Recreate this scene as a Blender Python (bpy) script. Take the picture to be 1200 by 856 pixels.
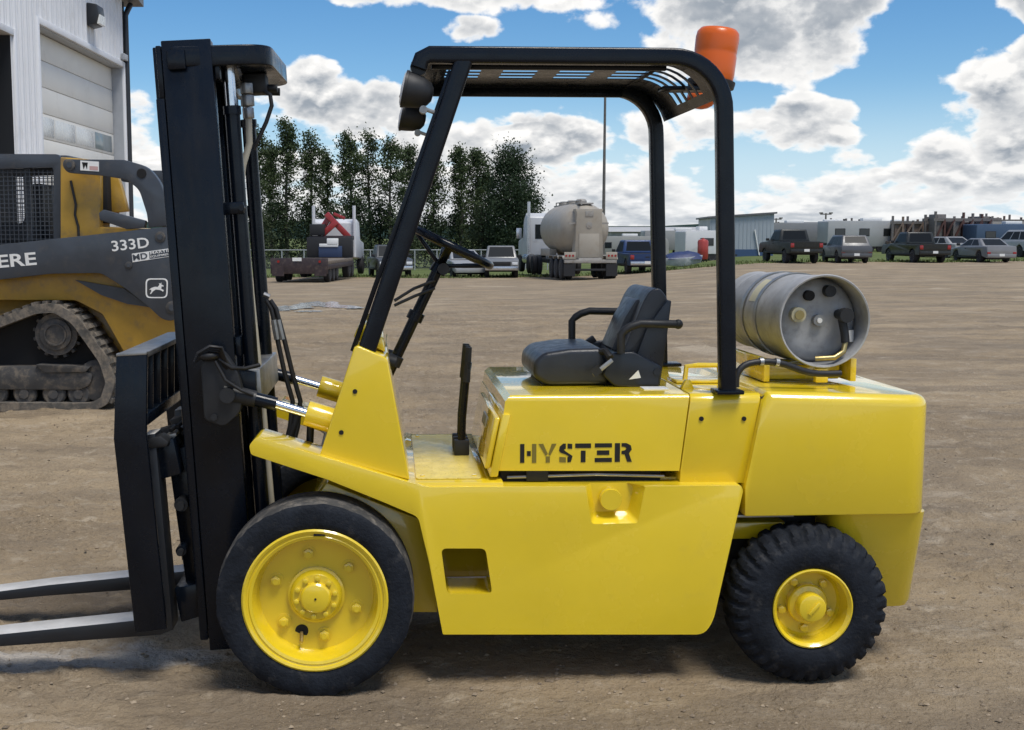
import bpy, bmesh, math, random
import numpy as np
from mathutils import Vector, Matrix, Euler
from mathutils.geometry import tessellate_polygon

for o in list(bpy.data.objects):
    bpy.data.objects.remove(o, do_unlink=True)
SC = bpy.context.scene
COL = SC.collection
R = math.radians
random.seed(7)

# ------------------------------------------------------------------ camera
F_PX, PCX, PCY = 1400.0, 533.0, 428.0          # photograph is 1200 x 856
CAM = Vector((0.0, -4.12, 1.63))
PITCH, YAW = R(6.12), R(-3.0)
cd = bpy.data.cameras.new('camera'); cam = bpy.data.objects.new('camera', cd); COL.objects.link(cam)
cam.location = CAM
cam.rotation_euler = (R(90) - PITCH, 0, YAW)
cd.sensor_width = 36.0; cd.lens = 36.0 * F_PX / 1200.0
cd.shift_x = (600.0 - PCX) / 1200.0
cd.clip_start = 0.05; cd.clip_end = 6000
SC.camera = cam
SC.render.resolution_x, SC.render.resolution_y = 1024, 730
CROT = Euler((R(90) - PITCH, 0, YAW)).to_matrix()

# ------------------------------------------------------------------ sun, exposure
SUN_EL, SUN_AZ = R(66), R(148)                 # azimuth measured from +Y towards +X: high, over the viewer's right shoulder
sl = bpy.data.lights.new('sun', 'SUN'); sun = bpy.data.objects.new('sun', sl); COL.objects.link(sun)
sl.energy = 3.0; sl.angle = R(22); sl.color = (1.0, 0.95, 0.87)
sdir = Vector((math.sin(SUN_AZ) * math.cos(SUN_EL), math.cos(SUN_AZ) * math.cos(SUN_EL), math.sin(SUN_EL)))
sun.rotation_euler = sdir.to_track_quat('Z', 'Y').to_euler()
sun.location = (0, 0, 30)
SC.view_settings.view_transform = 'Standard'
SC.view_settings.look = 'None'
SC.view_settings.exposure = 0.08
SC.view_settings.gamma = 1.0
SC.view_settings.use_curve_mapping = False
SC.render.engine = 'CYCLES'
for k_, v_ in dict(max_bounces=6, diffuse_bounces=2, glossy_bounces=3, transmission_bounces=4, transparent_max_bounces=12, caustics_reflective=False, caustics_refractive=False).items(): setattr(SC.cycles, k_, v_)

# ------------------------------------------------------------------ world: Nishita sky with cumulus
class NT:
    """small expression helper for shader nodes"""
    def __init__(s, tree): s.t = tree
    def new(s, typ): return s.t.nodes.new(typ)
    def put(s, sock, v):
        if isinstance(v, bpy.types.NodeSocket): s.t.links.new(v, sock)
        else: sock.default_value = v
    def m(s, op, a, b=None, c=None, clamp=False):
        n = s.new('ShaderNodeMath'); n.operation = op; n.use_clamp = clamp
        s.put(n.inputs[0], a)
        if b is not None: s.put(n.inputs[1], b)
        if c is not None: s.put(n.inputs[2], c)
        return n.outputs[0]
    def add(s, a, b): return s.m('ADD', a, b)
    def sub(s, a, b): return s.m('SUBTRACT', a, b)
    def mul(s, a, b): return s.m('MULTIPLY', a, b)
    def mx(s, a, b): return s.m('MAXIMUM', a, b)
    def smooth(s, x, a, b, lo=0.0, hi=1.0):
        n = s.new('ShaderNodeMapRange'); n.interpolation_type = 'SMOOTHSTEP'
        s.put(n.inputs['Value'], x)
        n.inputs['From Min'].default_value = a; n.inputs['From Max'].default_value = b
        n.inputs['To Min'].default_value = lo; n.inputs['To Max'].default_value = hi
        return n.outputs[0]
    def lin(s, x, a, b, lo=0.0, hi=1.0):
        n = s.new('ShaderNodeMapRange')
        s.put(n.inputs['Value'], x)
        n.inputs['From Min'].default_value = a; n.inputs['From Max'].default_value = b
        n.inputs['To Min'].default_value = lo; n.inputs['To Max'].default_value = hi
        return n.outputs[0]
    def xyz(s, x, y, z):
        n = s.new('ShaderNodeCombineXYZ')
        for i, v in enumerate((x, y, z)): s.put(n.inputs[i], v)
        return n.outputs[0]
    def noise(s, vec, scale, detail=5.0, rough=0.5, lac=2.0, dist=0.0, color=False):
        n = s.new('ShaderNodeTexNoise')
        if vec is not None: s.put(n.inputs['Vector'], vec)
        n.inputs['Scale'].default_value = scale; n.inputs['Detail'].default_value = detail
        n.inputs['Roughness'].default_value = rough; n.inputs['Lacunarity'].default_value = lac
        n.inputs['Distortion'].default_value = dist
        return n.outputs['Color' if color else 'Fac']
    def mix(s, f, a, b, blend='MIX'):
        n = s.new('ShaderNodeMix'); n.data_type = 'RGBA'; n.blend_type = blend
        s.put(n.inputs[0], f)
        s.put(n.inputs[6], a if isinstance(a, bpy.types.NodeSocket) else (*a, 1.0))
        s.put(n.inputs[7], b if isinstance(b, bpy.types.NodeSocket) else (*b, 1.0))
        return n.outputs[2]

def build_world():
    w = bpy.data.worlds.new('World'); SC.world = w; w.use_nodes = True
    t = w.node_tree
    for n in list(t.nodes): t.nodes.remove(n)
    N = NT(t)
    tc = N.new('ShaderNodeTexCoord')
    sp = N.new('ShaderNodeSeparateXYZ'); t.links.new(tc.outputs['Generated'], sp.inputs[0])
    x, y, z = sp.outputs
    el = N.m('ARCSINE', z); az = N.m('ARCTAN2', x, y)
    zp = N.mx(z, 0.0)
    # height axis compressed towards the horizon so that far clouds get thin and layered
    zc = N.m('POWER', N.add(zp, 0.004), 0.62)
    def field(dz):
        v = N.xyz(x, y, N.add(N.mul(zc, 1.15), dz))
        big = N.noise(v, 12.5, 7.0, 0.56, 2.1, 0.0)
        b1 = N.m('ABSOLUTE', N.sub(N.noise(v, 24.0, 0.0, 0.5), 0.5))
        b2 = N.m('ABSOLUTE', N.sub(N.noise(v, 57.0, 1.0, 0.5), 0.5))
        return N.add(N.mul(N.sub(big, 0.5), 2.1), N.add(N.mul(N.sub(b1, 0.11), 0.95), N.mul(N.sub(b2, 0.12), 0.50)))
    f0 = field(0.0)
    f1 = field(0.014)
    # cloud masses of the photographed sky: azimuth, elevation, half widths (radians), weight, darkness
    def pa(px, py): return (math.atan((px - PCX) / F_PX) - YAW, math.atan((278.0 - py) / F_PX))
    blobs = [
        ((905, 15), (200, 105), 0.85, 1.0), ((1010, 45), (75, 50), 0.45, 0.9), ((1210, -10), (110, 72), 1.0, 1.0),
        ((1140, 98), (115, 36), 0.72, 0.15), ((920, 150), (110, 36), 0.55, 0.25), ((1150, 178), (110, 58), 0.62, 0.25),
        ((345, 104), (66, 36), 0.62, 0.1), ((425, 134), (125, 36), 0.68, 0.05), ((600, 166), (135, 34), 0.80, 0.0), ((520, 172), (80, 26), 0.6, 0.0),
        ((800, 60), (75, 52), 0.66, 0.0), ((560, -10), (230, 32), 0.70, 0.0), ((168, 160), (60, 50), 0.55, 0.0),
        ((790, 150), (80, 45), 0.46, 0.1), ((545, 44), (44, 18), 0.60, 0.0), ((705, 8), (50, 16), 0.55, 0.0),
        ((1010, 225), (300, 50), 0.20, 0.1), ((690, 122), (60, 22), 0.40, 0.0), ((660, 212), (190, 55), 0.34, 0.1), ((400, 215), (260, 50), 0.32, 0.1),
    ]
    cov = None; dark = None
    for (c, r, wgt, dk) in blobs:
        ca, ce = pa(*c)
        da = N.m('DIVIDE', N.sub(az, ca), r[0] / F_PX); de = N.m('DIVIDE', N.sub(el, ce), r[1] / F_PX)
        d2 = N.add(N.mul(da, da), N.mul(de, de))
        g = N.smooth(d2, 0.0, 1.6, 1.0, 0.0)
        gw = N.mul(g, wgt)
        cov = gw if cov is None else N.mx(cov, gw)
        gd = N.mul(g, dk)
        dark = gd if dark is None else N.mx(dark, gd)
    for (c, r, wgt) in (((1092, 40), (70, 95), 0.62), ((1042, 150), (40, 50), 0.50), ((655, 92), (120, 42), 0.5), ((255, 40), (120, 60), 0.5), ((870, 120), (50, 14), 0.4), ((1010, 112), (50, 16), 0.5)):
        ca, ce = pa(*c)
        da = N.m('DIVIDE', N.sub(az, ca), r[0] / F_PX); de = N.m('DIVIDE', N.sub(el, ce), r[1] / F_PX)
        cov = N.sub(cov, N.mul(N.smooth(N.add(N.mul(da, da), N.mul(de, de)), 0.0, 1.6, 1.0, 0.0), wgt))
    inview = N.mul(N.smooth(N.m('ABSOLUTE', N.sub(az, 0.03)), 0.45, 0.75, 1.0, 0.0), N.smooth(el, 0.20, 0.34, 1.0, 0.0))
    low = N.smooth(el, 0.012, 0.095, 0.10, -0.30)          # layered clouds low above the horizon
    lowout = N.smooth(el, 0.1, 0.7, 0.06, -0.06)             # broken cumulus over the rest of the sky
    low = N.add(low, N.smooth(el, 0.004, 0.022, 0.35, 0.0))
    base = N.add(N.mul(low, inview), N.mul(lowout, N.sub(1.0, inview)))
    cv = N.add(base, cov)
    d0 = N.add(f0, cv); d1 = N.add(f1, cv)
    mask = N.smooth(d0, -0.05, 0.20)
    thick = N.smooth(d0, 0.05, 0.55)
    lit = N.m('MULTIPLY_ADD', N.sub(d0, d1), 2.1, 0.40, clamp=True)
    sh = N.mul(N.m('MULTIPLY_ADD', thick, 0.75, 0.25), N.sub(1.0, lit))
    sh = N.m('MAXIMUM', N.mul(sh, N.smooth(d0, 0.02, 0.22)), N.m('MULTIPLY', N.mul(dark, N.m('MULTIPLY_ADD', lit, -0.30, 1.12)), N.smooth(d0, 0.08, 0.55), clamp=True))
    sh = N.m('MINIMUM', sh, 1.0)
    body = N.mix(N.mul(sh, 0.92), (1.08, 1.06, 1.03), (0.27, 0.32, 0.385))
    body = N.mix(N.smooth(el, 0.0, 0.07, 0.42, 0.0), body, (0.84, 0.88, 0.92))          # far clouds pale towards the horizon
    # sky
    sk = N.new('ShaderNodeTexSky'); sk.sky_type = 'NISHITA'; sk.sun_disc = False
    sk.sun_elevation = SUN_EL; sk.sun_rotation = SUN_AZ
    sk.altitude = 800; sk.air_density = 1.0; sk.dust_density = 0.0; sk.ozone_density = 3.0
    hs = N.new('ShaderNodeHueSaturation'); hs.inputs['Saturation'].default_value = 1.3; t.links.new(sk.outputs[0], hs.inputs['Color'])
    bg1 = N.new('ShaderNodeBackground'); bg1.inputs['Strength'].default_value = SKY_STRENGTH
    t.links.new(N.mix(N.smooth(el, 0.0, 0.13, 0.85, 0.0), hs.outputs[0], (5.2, 6.5, 7.9)), bg1.inputs['Color'])
    bg2 = N.new('ShaderNodeBackground'); bg2.inputs['Strength'].default_value = CLOUD_STRENGTH
    t.links.new(body, bg2.inputs['Color'])
    ms = N.new('ShaderNodeMixShader')
    t.links.new(N.mul(mask, N.smooth(z, -0.01, 0.0)), ms.inputs[0])
    t.links.new(bg1.outputs[0], ms.inputs[1]); t.links.new(bg2.outputs[0], ms.inputs[2])
    out = N.new('ShaderNodeOutputWorld'); t.links.new(ms.outputs[0], out.inputs[0])
    w.cycles.sampling_method = 'MANUAL'; w.cycles.sample_map_resolution = 512
SKY_STRENGTH, CLOUD_STRENGTH = 0.112, 0.95
build_world()

# ------------------------------------------------------------------ measuring: a pixel of the photograph at depth Y -> metres
def at(px, py, Y):
    d = CROT @ Vector(((px - PCX) / F_PX, -(py - PCY) / F_PX, -1.0))
    k = (Y - CAM.y) / d.y
    return CAM + d * k
def S(px, py, Y):
    p = at(px, py, Y); return (p.x, p.z)
def SS(pts, Y): return [S(a, b, Y) for a, b in pts]
def gx(px, D):                                   # X of a column of the photograph at depth D from the camera
    return at(px, 278, D + CAM.y).x

# ------------------------------------------------------------------ mesh building
class MB:
    def __init__(s): s.v = []; s.f = []
    def _add(s, vs, fs):
        b = len(s.v); s.v += [tuple(p) for p in vs]; s.f += [tuple(b + i for i in f) for f in fs]
        return s
    def box(s, x0, x1, y0, y1, z0, z1):
        return s._add([(x0,y0,z0),(x1,y0,z0),(x1,y1,z0),(x0,y1,z0),(x0,y0,z1),(x1,y0,z1),(x1,y1,z1),(x0,y1,z1)],
            [(0,3,2,1),(4,5,6,7),(0,1,5,4),(1,2,6,5),(2,3,7,6),(3,0,4,7)])
    def obox(s, c, size, rot=None):
        c = Vector(c); h = Vector(size) / 2; rot = rot or Matrix.Identity(3)
        vs = [c + rot @ Vector((sx*h.x, sy*h.y, sz*h.z)) for sz in (-1,1) for sy in (-1,1) for sx in (-1,1)]
        return s._add(vs, [(0,2,3,1),(4,5,7,6),(0,1,5,4),(1,3,7,5),(3,2,6,7),(2,0,4,6)])
    def prism(s, poly, a0, a1, axis='y'):
        n = len(poly)
        if axis == 'y': A = [(p[0], a0, p[1]) for p in poly]; B = [(p[0], a1, p[1]) for p in poly]
        elif axis == 'z': A = [(p[0], p[1], a0) for p in poly]; B = [(p[0], p[1], a1) for p in poly]
        else: A = [(a0, p[0], p[1]) for p in poly]; B = [(a1, p[0], p[1]) for p in poly]
        return s._add(A + B, [tuple(range(n)), tuple(range(2*n-1, n-1, -1))] + [(i, n+i, n+(i+1)%n, (i+1)%n) for i in range(n)])
    def loft(s, rings, caps=True, closed=False):
        n = len(rings[0]); m = len(rings); vs = [p for r in rings for p in r]; fs = []
        for k in range(m if closed else m - 1):
            for i in range(n):
                a, b = k*n, ((k+1) % m)*n
                fs.append((a+i, a+(i+1)%n, b+(i+1)%n, b+i))
        if caps and not closed: fs += [tuple(range(n-1,-1,-1)), tuple(range((m-1)*n, m*n))]
        return s._add(vs, fs)
    def tube(s, pts, r, n=10, closed=False, caps=True):
        pts = [Vector(p) for p in pts]; m = len(pts); rs = r if isinstance(r, (list, tuple)) else [r]*m
        rings = []; up = None
        for i, p in enumerate(pts):
            if closed: d = pts[(i+1)%m] - pts[i-1]
            else: d = pts[min(i+1, m-1)] - pts[max(i-1, 0)]
            d.normalize()
            if up is None:
                up = Vector((0,0,1)) if abs(d.z) < 0.9 else Vector((0,1,0))
            a = (up - d*up.dot(d)).normalized(); b = d.cross(a); up = a
            rings.append([p + (a*math.cos(2*math.pi*k/n) + b*math.sin(2*math.pi*k/n))*rs[i] for k in range(n)])
        return s.loft(rings, caps, closed)
    def bar(s, p0, p1, w, h, up=(0,1,0)):
        """rectangular bar: w along `up`, h across"""
        p0, p1 = Vector(p0), Vector(p1); d = (p1-p0).normalized(); u = Vector(up)
        u = (u - d*u.dot(d)).normalized(); q = d.cross(u)
        r = lambda p: [p + u*w/2*a + q*h/2*b for a, b in ((-1,-1),(1,-1),(1,1),(-1,1))]
        return s.loft([r(p0), r(p1)])
    def lathe(s, prof, org, axis='y', n=32, a0=0.0):
        """prof: (radius, distance along axis)"""
        org = Vector(org); rings = []
        for (r, tt) in prof:
            ring = []
            for k in range(n):
                a = a0 + 2*math.pi*k/n; c, q = math.cos(a)*max(r, 1e-4), math.sin(a)*max(r, 1e-4)
                if axis == 'y': ring.append(org + Vector((c, tt, q)))
                elif axis == 'z': ring.append(org + Vector((c, q, tt)))
                else: ring.append(org + Vector((tt, c, q)))
            rings.append(ring)
        return s.loft(rings, caps=True)
    def cyl(s, p0, p1, r, n=16, r1=None):
        p0, p1 = Vector(p0), Vector(p1); d = (p1-p0).normalized()
        up = Vector((0,0,1)) if abs(d.z) < 0.9 else Vector((1,0,0))
        a = (up - d*up.dot(d)).normalized(); b = d.cross(a)
        rg = lambda p, q: [p + (a*math.cos(2*math.pi*k/n) + b*math.sin(2*math.pi*k/n))*q for k in range(n)]
        return s.loft([rg(p0, r), rg(p1, r if r1 is None else r1)])
    def ring(s, c, d, r_in, r_out, depth, n=20):
        c, d = Vector(c), Vector(d).normalized()
        up = Vector((0,0,1)) if abs(d.z) < 0.9 else Vector((1,0,0))
        a = (up - d*up.dot(d)).normalized(); b = d.cross(a)
        g = lambda r, o: [c + d*o + (a*math.cos(2*math.pi*k/n) + b*math.sin(2*math.pi*k/n))*r for k in range(n)]
        return s.loft([g(r_in,-depth/2), g(r_out,-depth/2), g(r_out,depth/2), g(r_in,depth/2)], closed=True)
    def ball(s, c, r, n=10, m=6):
        c = Vector(c); rr = r if isinstance(r, (list, tuple)) else (r, r, r)
        return s.loft([[c + Vector((math.cos(2*math.pi*k/n)*math.sin(t)*rr[0], math.sin(2*math.pi*k/n)*math.sin(t)*rr[1], -math.cos(t)*rr[2])) for k in range(n)]
                for t in [0.04 + (math.pi-0.08)*j/m for j in range(m+1)]])
    def sheet(s, outer, holes, fn, flip=False):
        """flat tessellated polygon with holes; fn maps 2D -> 3D"""
        loops = [outer] + holes
        pts = [p for l in loops for p in l]
        tri = tessellate_polygon([[Vector((p[0], p[1], 0)) for p in l] for l in loops])
        return s._add([fn(p) for p in pts], [tuple(t) for t in tri])
    def plate(s, outer, holes, y0, y1):
        """XZ polygon with holes extruded in Y"""
        loops = [outer] + holes; off = []; k = 0
        pts = [p for l in loops for p in l]; n = len(pts)
        tri = tessellate_polygon([[Vector((p[0], p[1], 0)) for p in l] for l in loops])
        fs = [tuple(t) for t in tri] + [tuple(n + i for i in reversed(t)) for t in tri]
        for l in loops:
            m = len(l)
            for i in range(m): fs.append((k+i, k+(i+1)%m, n+k+(i+1)%m, n+k+i))
            k += m
        return s._add([(p[0], y0, p[1]) for p in pts] + [(p[0], y1, p[1]) for p in pts], fs)
    def build(s, name, mat, parent=None, smooth=38, bevel=None, seg=2, bevels=None, xf=None, weld=False):
        bm = bmesh.new()
        vs = [bm.verts.new(xf @ Vector(p)) if xf is not None else bm.verts.new(p) for p in s.v]
        for f in s.f:
            try: bm.faces.new([vs[i] for i in f])
            except ValueError: pass
        if weld: bmesh.ops.remove_doubles(bm, verts=bm.verts, dist=1e-5)
        bmesh.ops.recalc_face_normals(bm, faces=bm.faces)
        for sel, off, sg in (bevels or []):
            es = [e for e in bm.edges if e.is_manifold and e.calc_face_angle(0) > 0.5 and sel((e.verts[0].co+e.verts[1].co)/2, (e.verts[1].co-e.verts[0].co).normalized())]
            if es: bmesh.ops.bevel(bm, geom=es, offset=off, segments=sg, profile=0.5, affect='EDGES', clamp_overlap=True)
        if bevel:
            es = [e for e in bm.edges if e.is_manifold and e.calc_face_angle(0) > 0.5]
            bmesh.ops.bevel(bm, geom=es, offset=bevel, segments=seg, profile=0.5, affect='EDGES', clamp_overlap=True)
        if smooth:
            lim = math.radians(smooth)
            for f in bm.faces: f.smooth = True
            for e in bm.edges:
                if not e.is_manifold or e.calc_face_angle(0) > lim: e.smooth = False
        me = bpy.data.meshes.new(name); bm.to_mesh(me); bm.free()
        return link(name, me, mat, parent)

ROOTLOC = {}
def link(name, me, mat, parent=None):
    if mat is not None and len(me.materials) == 0: me.materials.append(mat)
    o = bpy.data.objects.new(name, me); COL.objects.link(o)
    if parent is not None:
        o.parent = parent
        if parent.name in ROOTLOC: o.matrix_parent_inverse = Matrix.Translation(-ROOTLOC[parent.name])
    return o
def tag(o, label=None, cat=None, group=None, kind=None):
    if label: o['label'] = label
    if cat: o['category'] = cat
    if group: o['group'] = group
    if kind: o['kind'] = kind
    return o
def thing(name, loc, label, cat, group=None, rz=0.0, world=False):
    """an Empty at the thing's base; world=True: its parts are built in world coordinates"""
    o = bpy.data.objects.new(name, None); COL.objects.link(o)
    o.location = loc; o.rotation_euler = (0, 0, rz); o.empty_display_size = 0.2
    if world: ROOTLOC[o.name] = Vector(loc)
    return tag(o, label, cat, group)
def copy_tree(o, parent=None):
    c = o.copy(); COL.objects.link(c); c.parent = parent
    for ch in [k for k in o.children]: copy_tree(ch, c)
    return c
def rnd_poly(pts, r, seg=4):
    """round the corners of a 2D polygon; r scalar or list"""
    out = []; n = len(pts)
    for i in range(n):
        p = Vector(pts[i][:2]); a = Vector(pts[i-1][:2]); b = Vector(pts[(i+1)%n][:2])
        ri = r[i] if isinstance(r, (list, tuple)) else r
        if ri <= 0: out.append((p.x, p.y)); continue
        da, db = (a-p), (b-p); la, lb = da.length, db.length; da /= la; db /= lb
        t = min(ri, la*0.48, lb*0.48)
        p0, p1 = p + da*t, p + db*t
        for k in range(seg+1):
            u = k/seg; q = p0*(1-u)**2 + p*2*u*(1-u) + p1*u*u
            out.append((q.x, q.y))
    return out
def arc(cx, cz, r, a0, a1, n): return [(cx + r*math.cos(R(a0+(a1-a0)*k/n)), cz + r*math.sin(R(a0+(a1-a0)*k/n))) for k in range(n+1)]
def text_mesh(body, size, extrude=0.0, offset=0.0, spacing=1.0):
    c = bpy.data.curves.new('txt', 'FONT'); c.body = body; c.size = size; c.extrude = extrude; c.offset = offset
    c.space_character = spacing; c.resolution_u = 3
    o = bpy.data.objects.new('txt', c); COL.objects.link(o)
    dg = bpy.context.evaluated_depsgraph_get()
    me = bpy.data.meshes.new_from_object(o.evaluated_get(dg))
    bpy.data.objects.remove(o, do_unlink=True); bpy.data.curves.remove(c)
    return me
def text_on(body, p0, ux, uz, width, height, mat, parent, name='lettering', offset=0.0, depth=0.002):
    """flat lettering fitted to width x height, lower left corner at p0, running along ux, up along uz"""
    me = text_mesh(body, 1.0, 0.0, offset)
    xs = [v.co.x for v in me.vertices]; ys = [v.co.y for v in me.vertices]
    x0, x1, y0, y1 = min(xs), max(xs), min(ys), max(ys)
    ux, uz, p0 = Vector(ux).normalized(), Vector(uz).normalized(), Vector(p0)
    for v in me.vertices:
        v.co = p0 + ux*((v.co.x-x0)/(x1-x0)*width) + uz*((v.co.y-y0)/(y1-y0)*height)
    return link(name, me, mat, parent)

# ------------------------------------------------------------------ materials
def mat(name, col, rough=0.5, metal=0.0, coat=0.0, var=0.0, vscale=6.0, dirt=None, dirt_amt=0.0, bump=0.0, bscale=40.0, spec=0.5, trans=0.0, coat_rough=0.05, obj=False):
    m = bpy.data.materials.new(name); m.use_nodes = True; t = m.node_tree; N = NT(t)
    b = t.nodes['Principled BSDF']
    b.inputs['Roughness'].default_value = rough; b.inputs['Metallic'].default_value = metal
    b.inputs['Coat Weight'].default_value = coat; b.inputs['Coat Roughness'].default_value = coat_rough
    b.inputs['Specular IOR Level'].default_value = spec
    b.inputs['Base Color'].default_value = (*col, 1)
    b.inputs['Transmission Weight'].default_value = trans
    tc = N.new('ShaderNodeTexCoord'); vec = tc.outputs['Object']
    c = None
    if var:
        n = N.noise(vec, vscale, 6.0, 0.6)
        c = N.mix(N.lin(n, 0.3, 0.7), tuple(k*(1-var) for k in col), tuple(min(1, k*(1+var)) for k in col))
        rv = N.lin(N.noise(vec, vscale*2.3, 4.0, 0.6), 0.3, 0.7, max(0.03, rough-0.08), min(1.0, rough+0.10))
        t.links.new(rv, b.inputs['Roughness'])
    if dirt is not None:
        n2 = N.noise(vec, vscale*1.7, 8.0, 0.68)
        f = N.smooth(n2, 0.62-dirt_amt*0.35, 0.80-dirt_amt*0.2, 0.0, min(1.0, dirt_amt*1.6))
        c = N.mix(f, c if c is not None else col, dirt)
    if c is not None: t.links.new(c, b.inputs['Base Color'])
    if bump:
        bn = N.new('ShaderNodeBump'); bn.inputs['Strength'].default_value = bump; bn.inputs['Distance'].default_value = 0.01
        t.links.new(N.noise(vec, bscale, 5.0, 0.6), bn.inputs['Height']); t.links.new(bn.outputs[0], b.inputs['Normal'])
    return m
M = {}
M['yellow'] = mat('yellow_paint', (0.83, 0.605, 0.020), 0.22, coat=1.0, coat_rough=0.035, var=0.04, vscale=2.5, bump=0.05, bscale=7, spec=0.6, dirt=(0.50,0.38,0.10), dirt_amt=0.10)
M['black'] = mat('black_gloss_paint', (0.0035, 0.0060, 0.0110), 0.24, coat=0.08, var=0.25, vscale=5, bump=0.025, bscale=90, coat_rough=0.08, spec=0.24)
M['blackmatte'] = mat('black_satin', (0.012, 0.013, 0.015), 0.55, var=0.3, vscale=9)
M['rubber'] = mat('tyre_rubber', (0.014, 0.017, 0.023), 0.66, var=0.45, vscale=10, dirt=(0.10,0.095,0.09), dirt_amt=0.26, bump=0.4, bscale=80, spec=0.15)
M['rubber_worn'] = mat('worn_tread', (0.060, 0.059, 0.058), 0.85, spec=0.2, var=0.3, vscale=12, dirt=(0.20,0.18,0.155), dirt_amt=0.5, bump=0.4, bscale=70)
M['hose'] = mat('hose_rubber', (0.012, 0.012, 0.013), 0.5, var=0.2)
M['chrome'] = mat('chrome_rod', (0.72, 0.73, 0.74), 0.14, metal=1.0, var=0.05, vscale=20)
M['steel'] = mat('bare_steel', (0.36, 0.36, 0.35), 0.42, metal=0.85, var=0.2, vscale=14, dirt=(0.16,0.13,0.11), dirt_amt=0.3)
M['forksteel'] = mat('worn_fork_steel', (0.40, 0.39, 0.37), 0.45, metal=0.55, var=0.2, vscale=8, dirt=(0.20,0.18,0.15), dirt_amt=0.4)
M['beige_hose'] = mat('beige_hose', (0.45, 0.42, 0.34), 0.5, var=0.15)
M['vinyl'] = mat('seat_vinyl', (0.022, 0.025, 0.031), 0.36, var=0.2, vscale=14, bump=0.10, bscale=260)
M['seatshell'] = mat('seat_shell', (0.013, 0.017, 0.025), 0.33, var=0.2)
M['letter_black'] = mat('letter_shade_dark', (0.010, 0.010, 0.008), 0.8)
M['letter_olive'] = mat('letter_shade_olive', (0.20, 0.155, 0.02), 0.6)
M['dark'] = mat('dark_recess', (0.006, 0.006, 0.007), 0.8)
M['alu'] = mat('tank_aluminium', (0.36, 0.365, 0.37), 0.60, metal=0.0, var=0.18, vscale=10, dirt=(0.22,0.21,0.20), dirt_amt=0.4)
M['brass'] = mat('brass', (0.45, 0.36, 0.16), 0.35, metal=0.9, var=0.15)
M['cream'] = mat('cream_cap', (0.60, 0.55, 0.36), 0.5, var=0.15)
M['orange'] = mat('amber_lens', (0.80, 0.135, 0.003), 0.30, coat=0.15, trans=0.12)
M['white'] = mat('white_print', (0.80, 0.80, 0.78), 0.45, var=0.05)
M['red'] = mat('red_paint', (0.30, 0.02, 0.02), 0.4, coat=0.3, var=0.2)
# ------------------------------------------------------------------ ground
def sstep(a, b, x):
    t = np.clip((x-a)/(b-a), 0, 1); return t*t*(3-2*t)
def gz(X, Y):
    """height of the yard: level round the truck, falling away to the left rear, rising a little to the right"""
    X = np.asarray(X, float); Y = np.asarray(Y, float); D = Y - CAM.y
    left = -0.0135*np.clip(D-22, 0, 95); right = 0.0020*np.clip(D-22, 0, 95)
    k = sstep(0.14, 0.32, X/np.maximum(D, 1.0))
    return left*(1-k) + right*k
def gzf(X, Y): return float(gz(X, Y))

rng = np.random.RandomState(3)
def vnoise(x, y, seed=0):
    """smooth value noise, vectorised"""
    xi = np.floor(x).astype(np.int64); yi = np.floor(y).astype(np.int64); xf = x-xi; yf = y-yi
    def h(a, b):
        n = (a*374761393 + b*668265263 + seed*982451653) & 0x7fffffff
        n = (n ^ (n >> 13))*1274126177 & 0x7fffffff
        return ((n ^ (n >> 16)) & 0xffff)/65535.0
    u = xf*xf*(3-2*xf); v = yf*yf*(3-2*yf)
    return (h(xi,yi)*(1-u)+h(xi+1,yi)*u)*(1-v) + (h(xi,yi+1)*(1-u)+h(xi+1,yi+1)*u)*v - 0.5
def fbm(x, y, o, seed=0, g=0.5):
    s = 0; a = 1.0
    for k in range(o):
        s = s + a*vnoise(x*2**k, y*2**k, seed+k); a *= g
    return s
def relief(X, Y):
    near = 1 - sstep(18, 40, Y)
    r = 0.020*fbm(X*0.9, Y*1.6, 3, 11) + 0.018*fbm(X*4.0, Y*9.0, 3, 21) + 0.016*fbm(X*15, Y*21, 3, 31, 0.6)
    clod = np.clip(fbm(X*5, Y*13, 3, 51) - 0.24, 0, 1)*0.075 + np.clip(fbm(X*19, Y*27, 2, 61) - 0.16, 0, 1)*0.040         # ridges of churned dirt
    # wheel ruts curving across the yard
    for (cx, cy, rad) in ((2.0, 26.0, 20.5), (2.0, 26.0, 18.8), (-9.0, 30.0, 23.4), (-9.0, 30.0, 21.6), (14.0, 17.0, 11.5), (14.0, 17.0, 9.8), (6.0, -20.0, 24.6), (6.0, -20.0, 26.3), (0.0, 60.0, 52.0), (0.0, 60.0, 50.4)):
        d = np.hypot(X-cx, Y-cy) - rad; ang = np.arctan2(Y-cy, X-cx)*rad
        k = np.exp(-(d/0.13)**2); r = r - 0.016*k*(0.65+0.35*np.sign(np.sin(ang*34))) + 0.010*np.exp(-((np.abs(d)-0.22)/0.07)**2)
    # calmer where the machine stands
    calm = 0.40 + 0.60*np.clip(sstep(1.6, 2.4, Y) + sstep(-0.8, -1.3, X) + sstep(2.35, 2.8, X), 0, 1)
    return (r + clod)*near*calm - 0.004
def grade(segs):
    out = [segs[0][0]]
    for a, b, st in segs:
        n = max(1, int(round((b-a)/st))); out += [a + (b-a)*(k+1)/n for k in range(n)]
    return np.array(out)
xs = grade([(-2500,-400,300),(-400,-80,40),(-80,-20,6),(-20,-4,0.25),(-4,-2.2,0.06),(-2.2,3.4,0.022),(3.4,5,0.06),(5,14,0.25),(14,30,1.0),(30,80,5),(80,400,40),(400,2500,300)])
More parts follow.
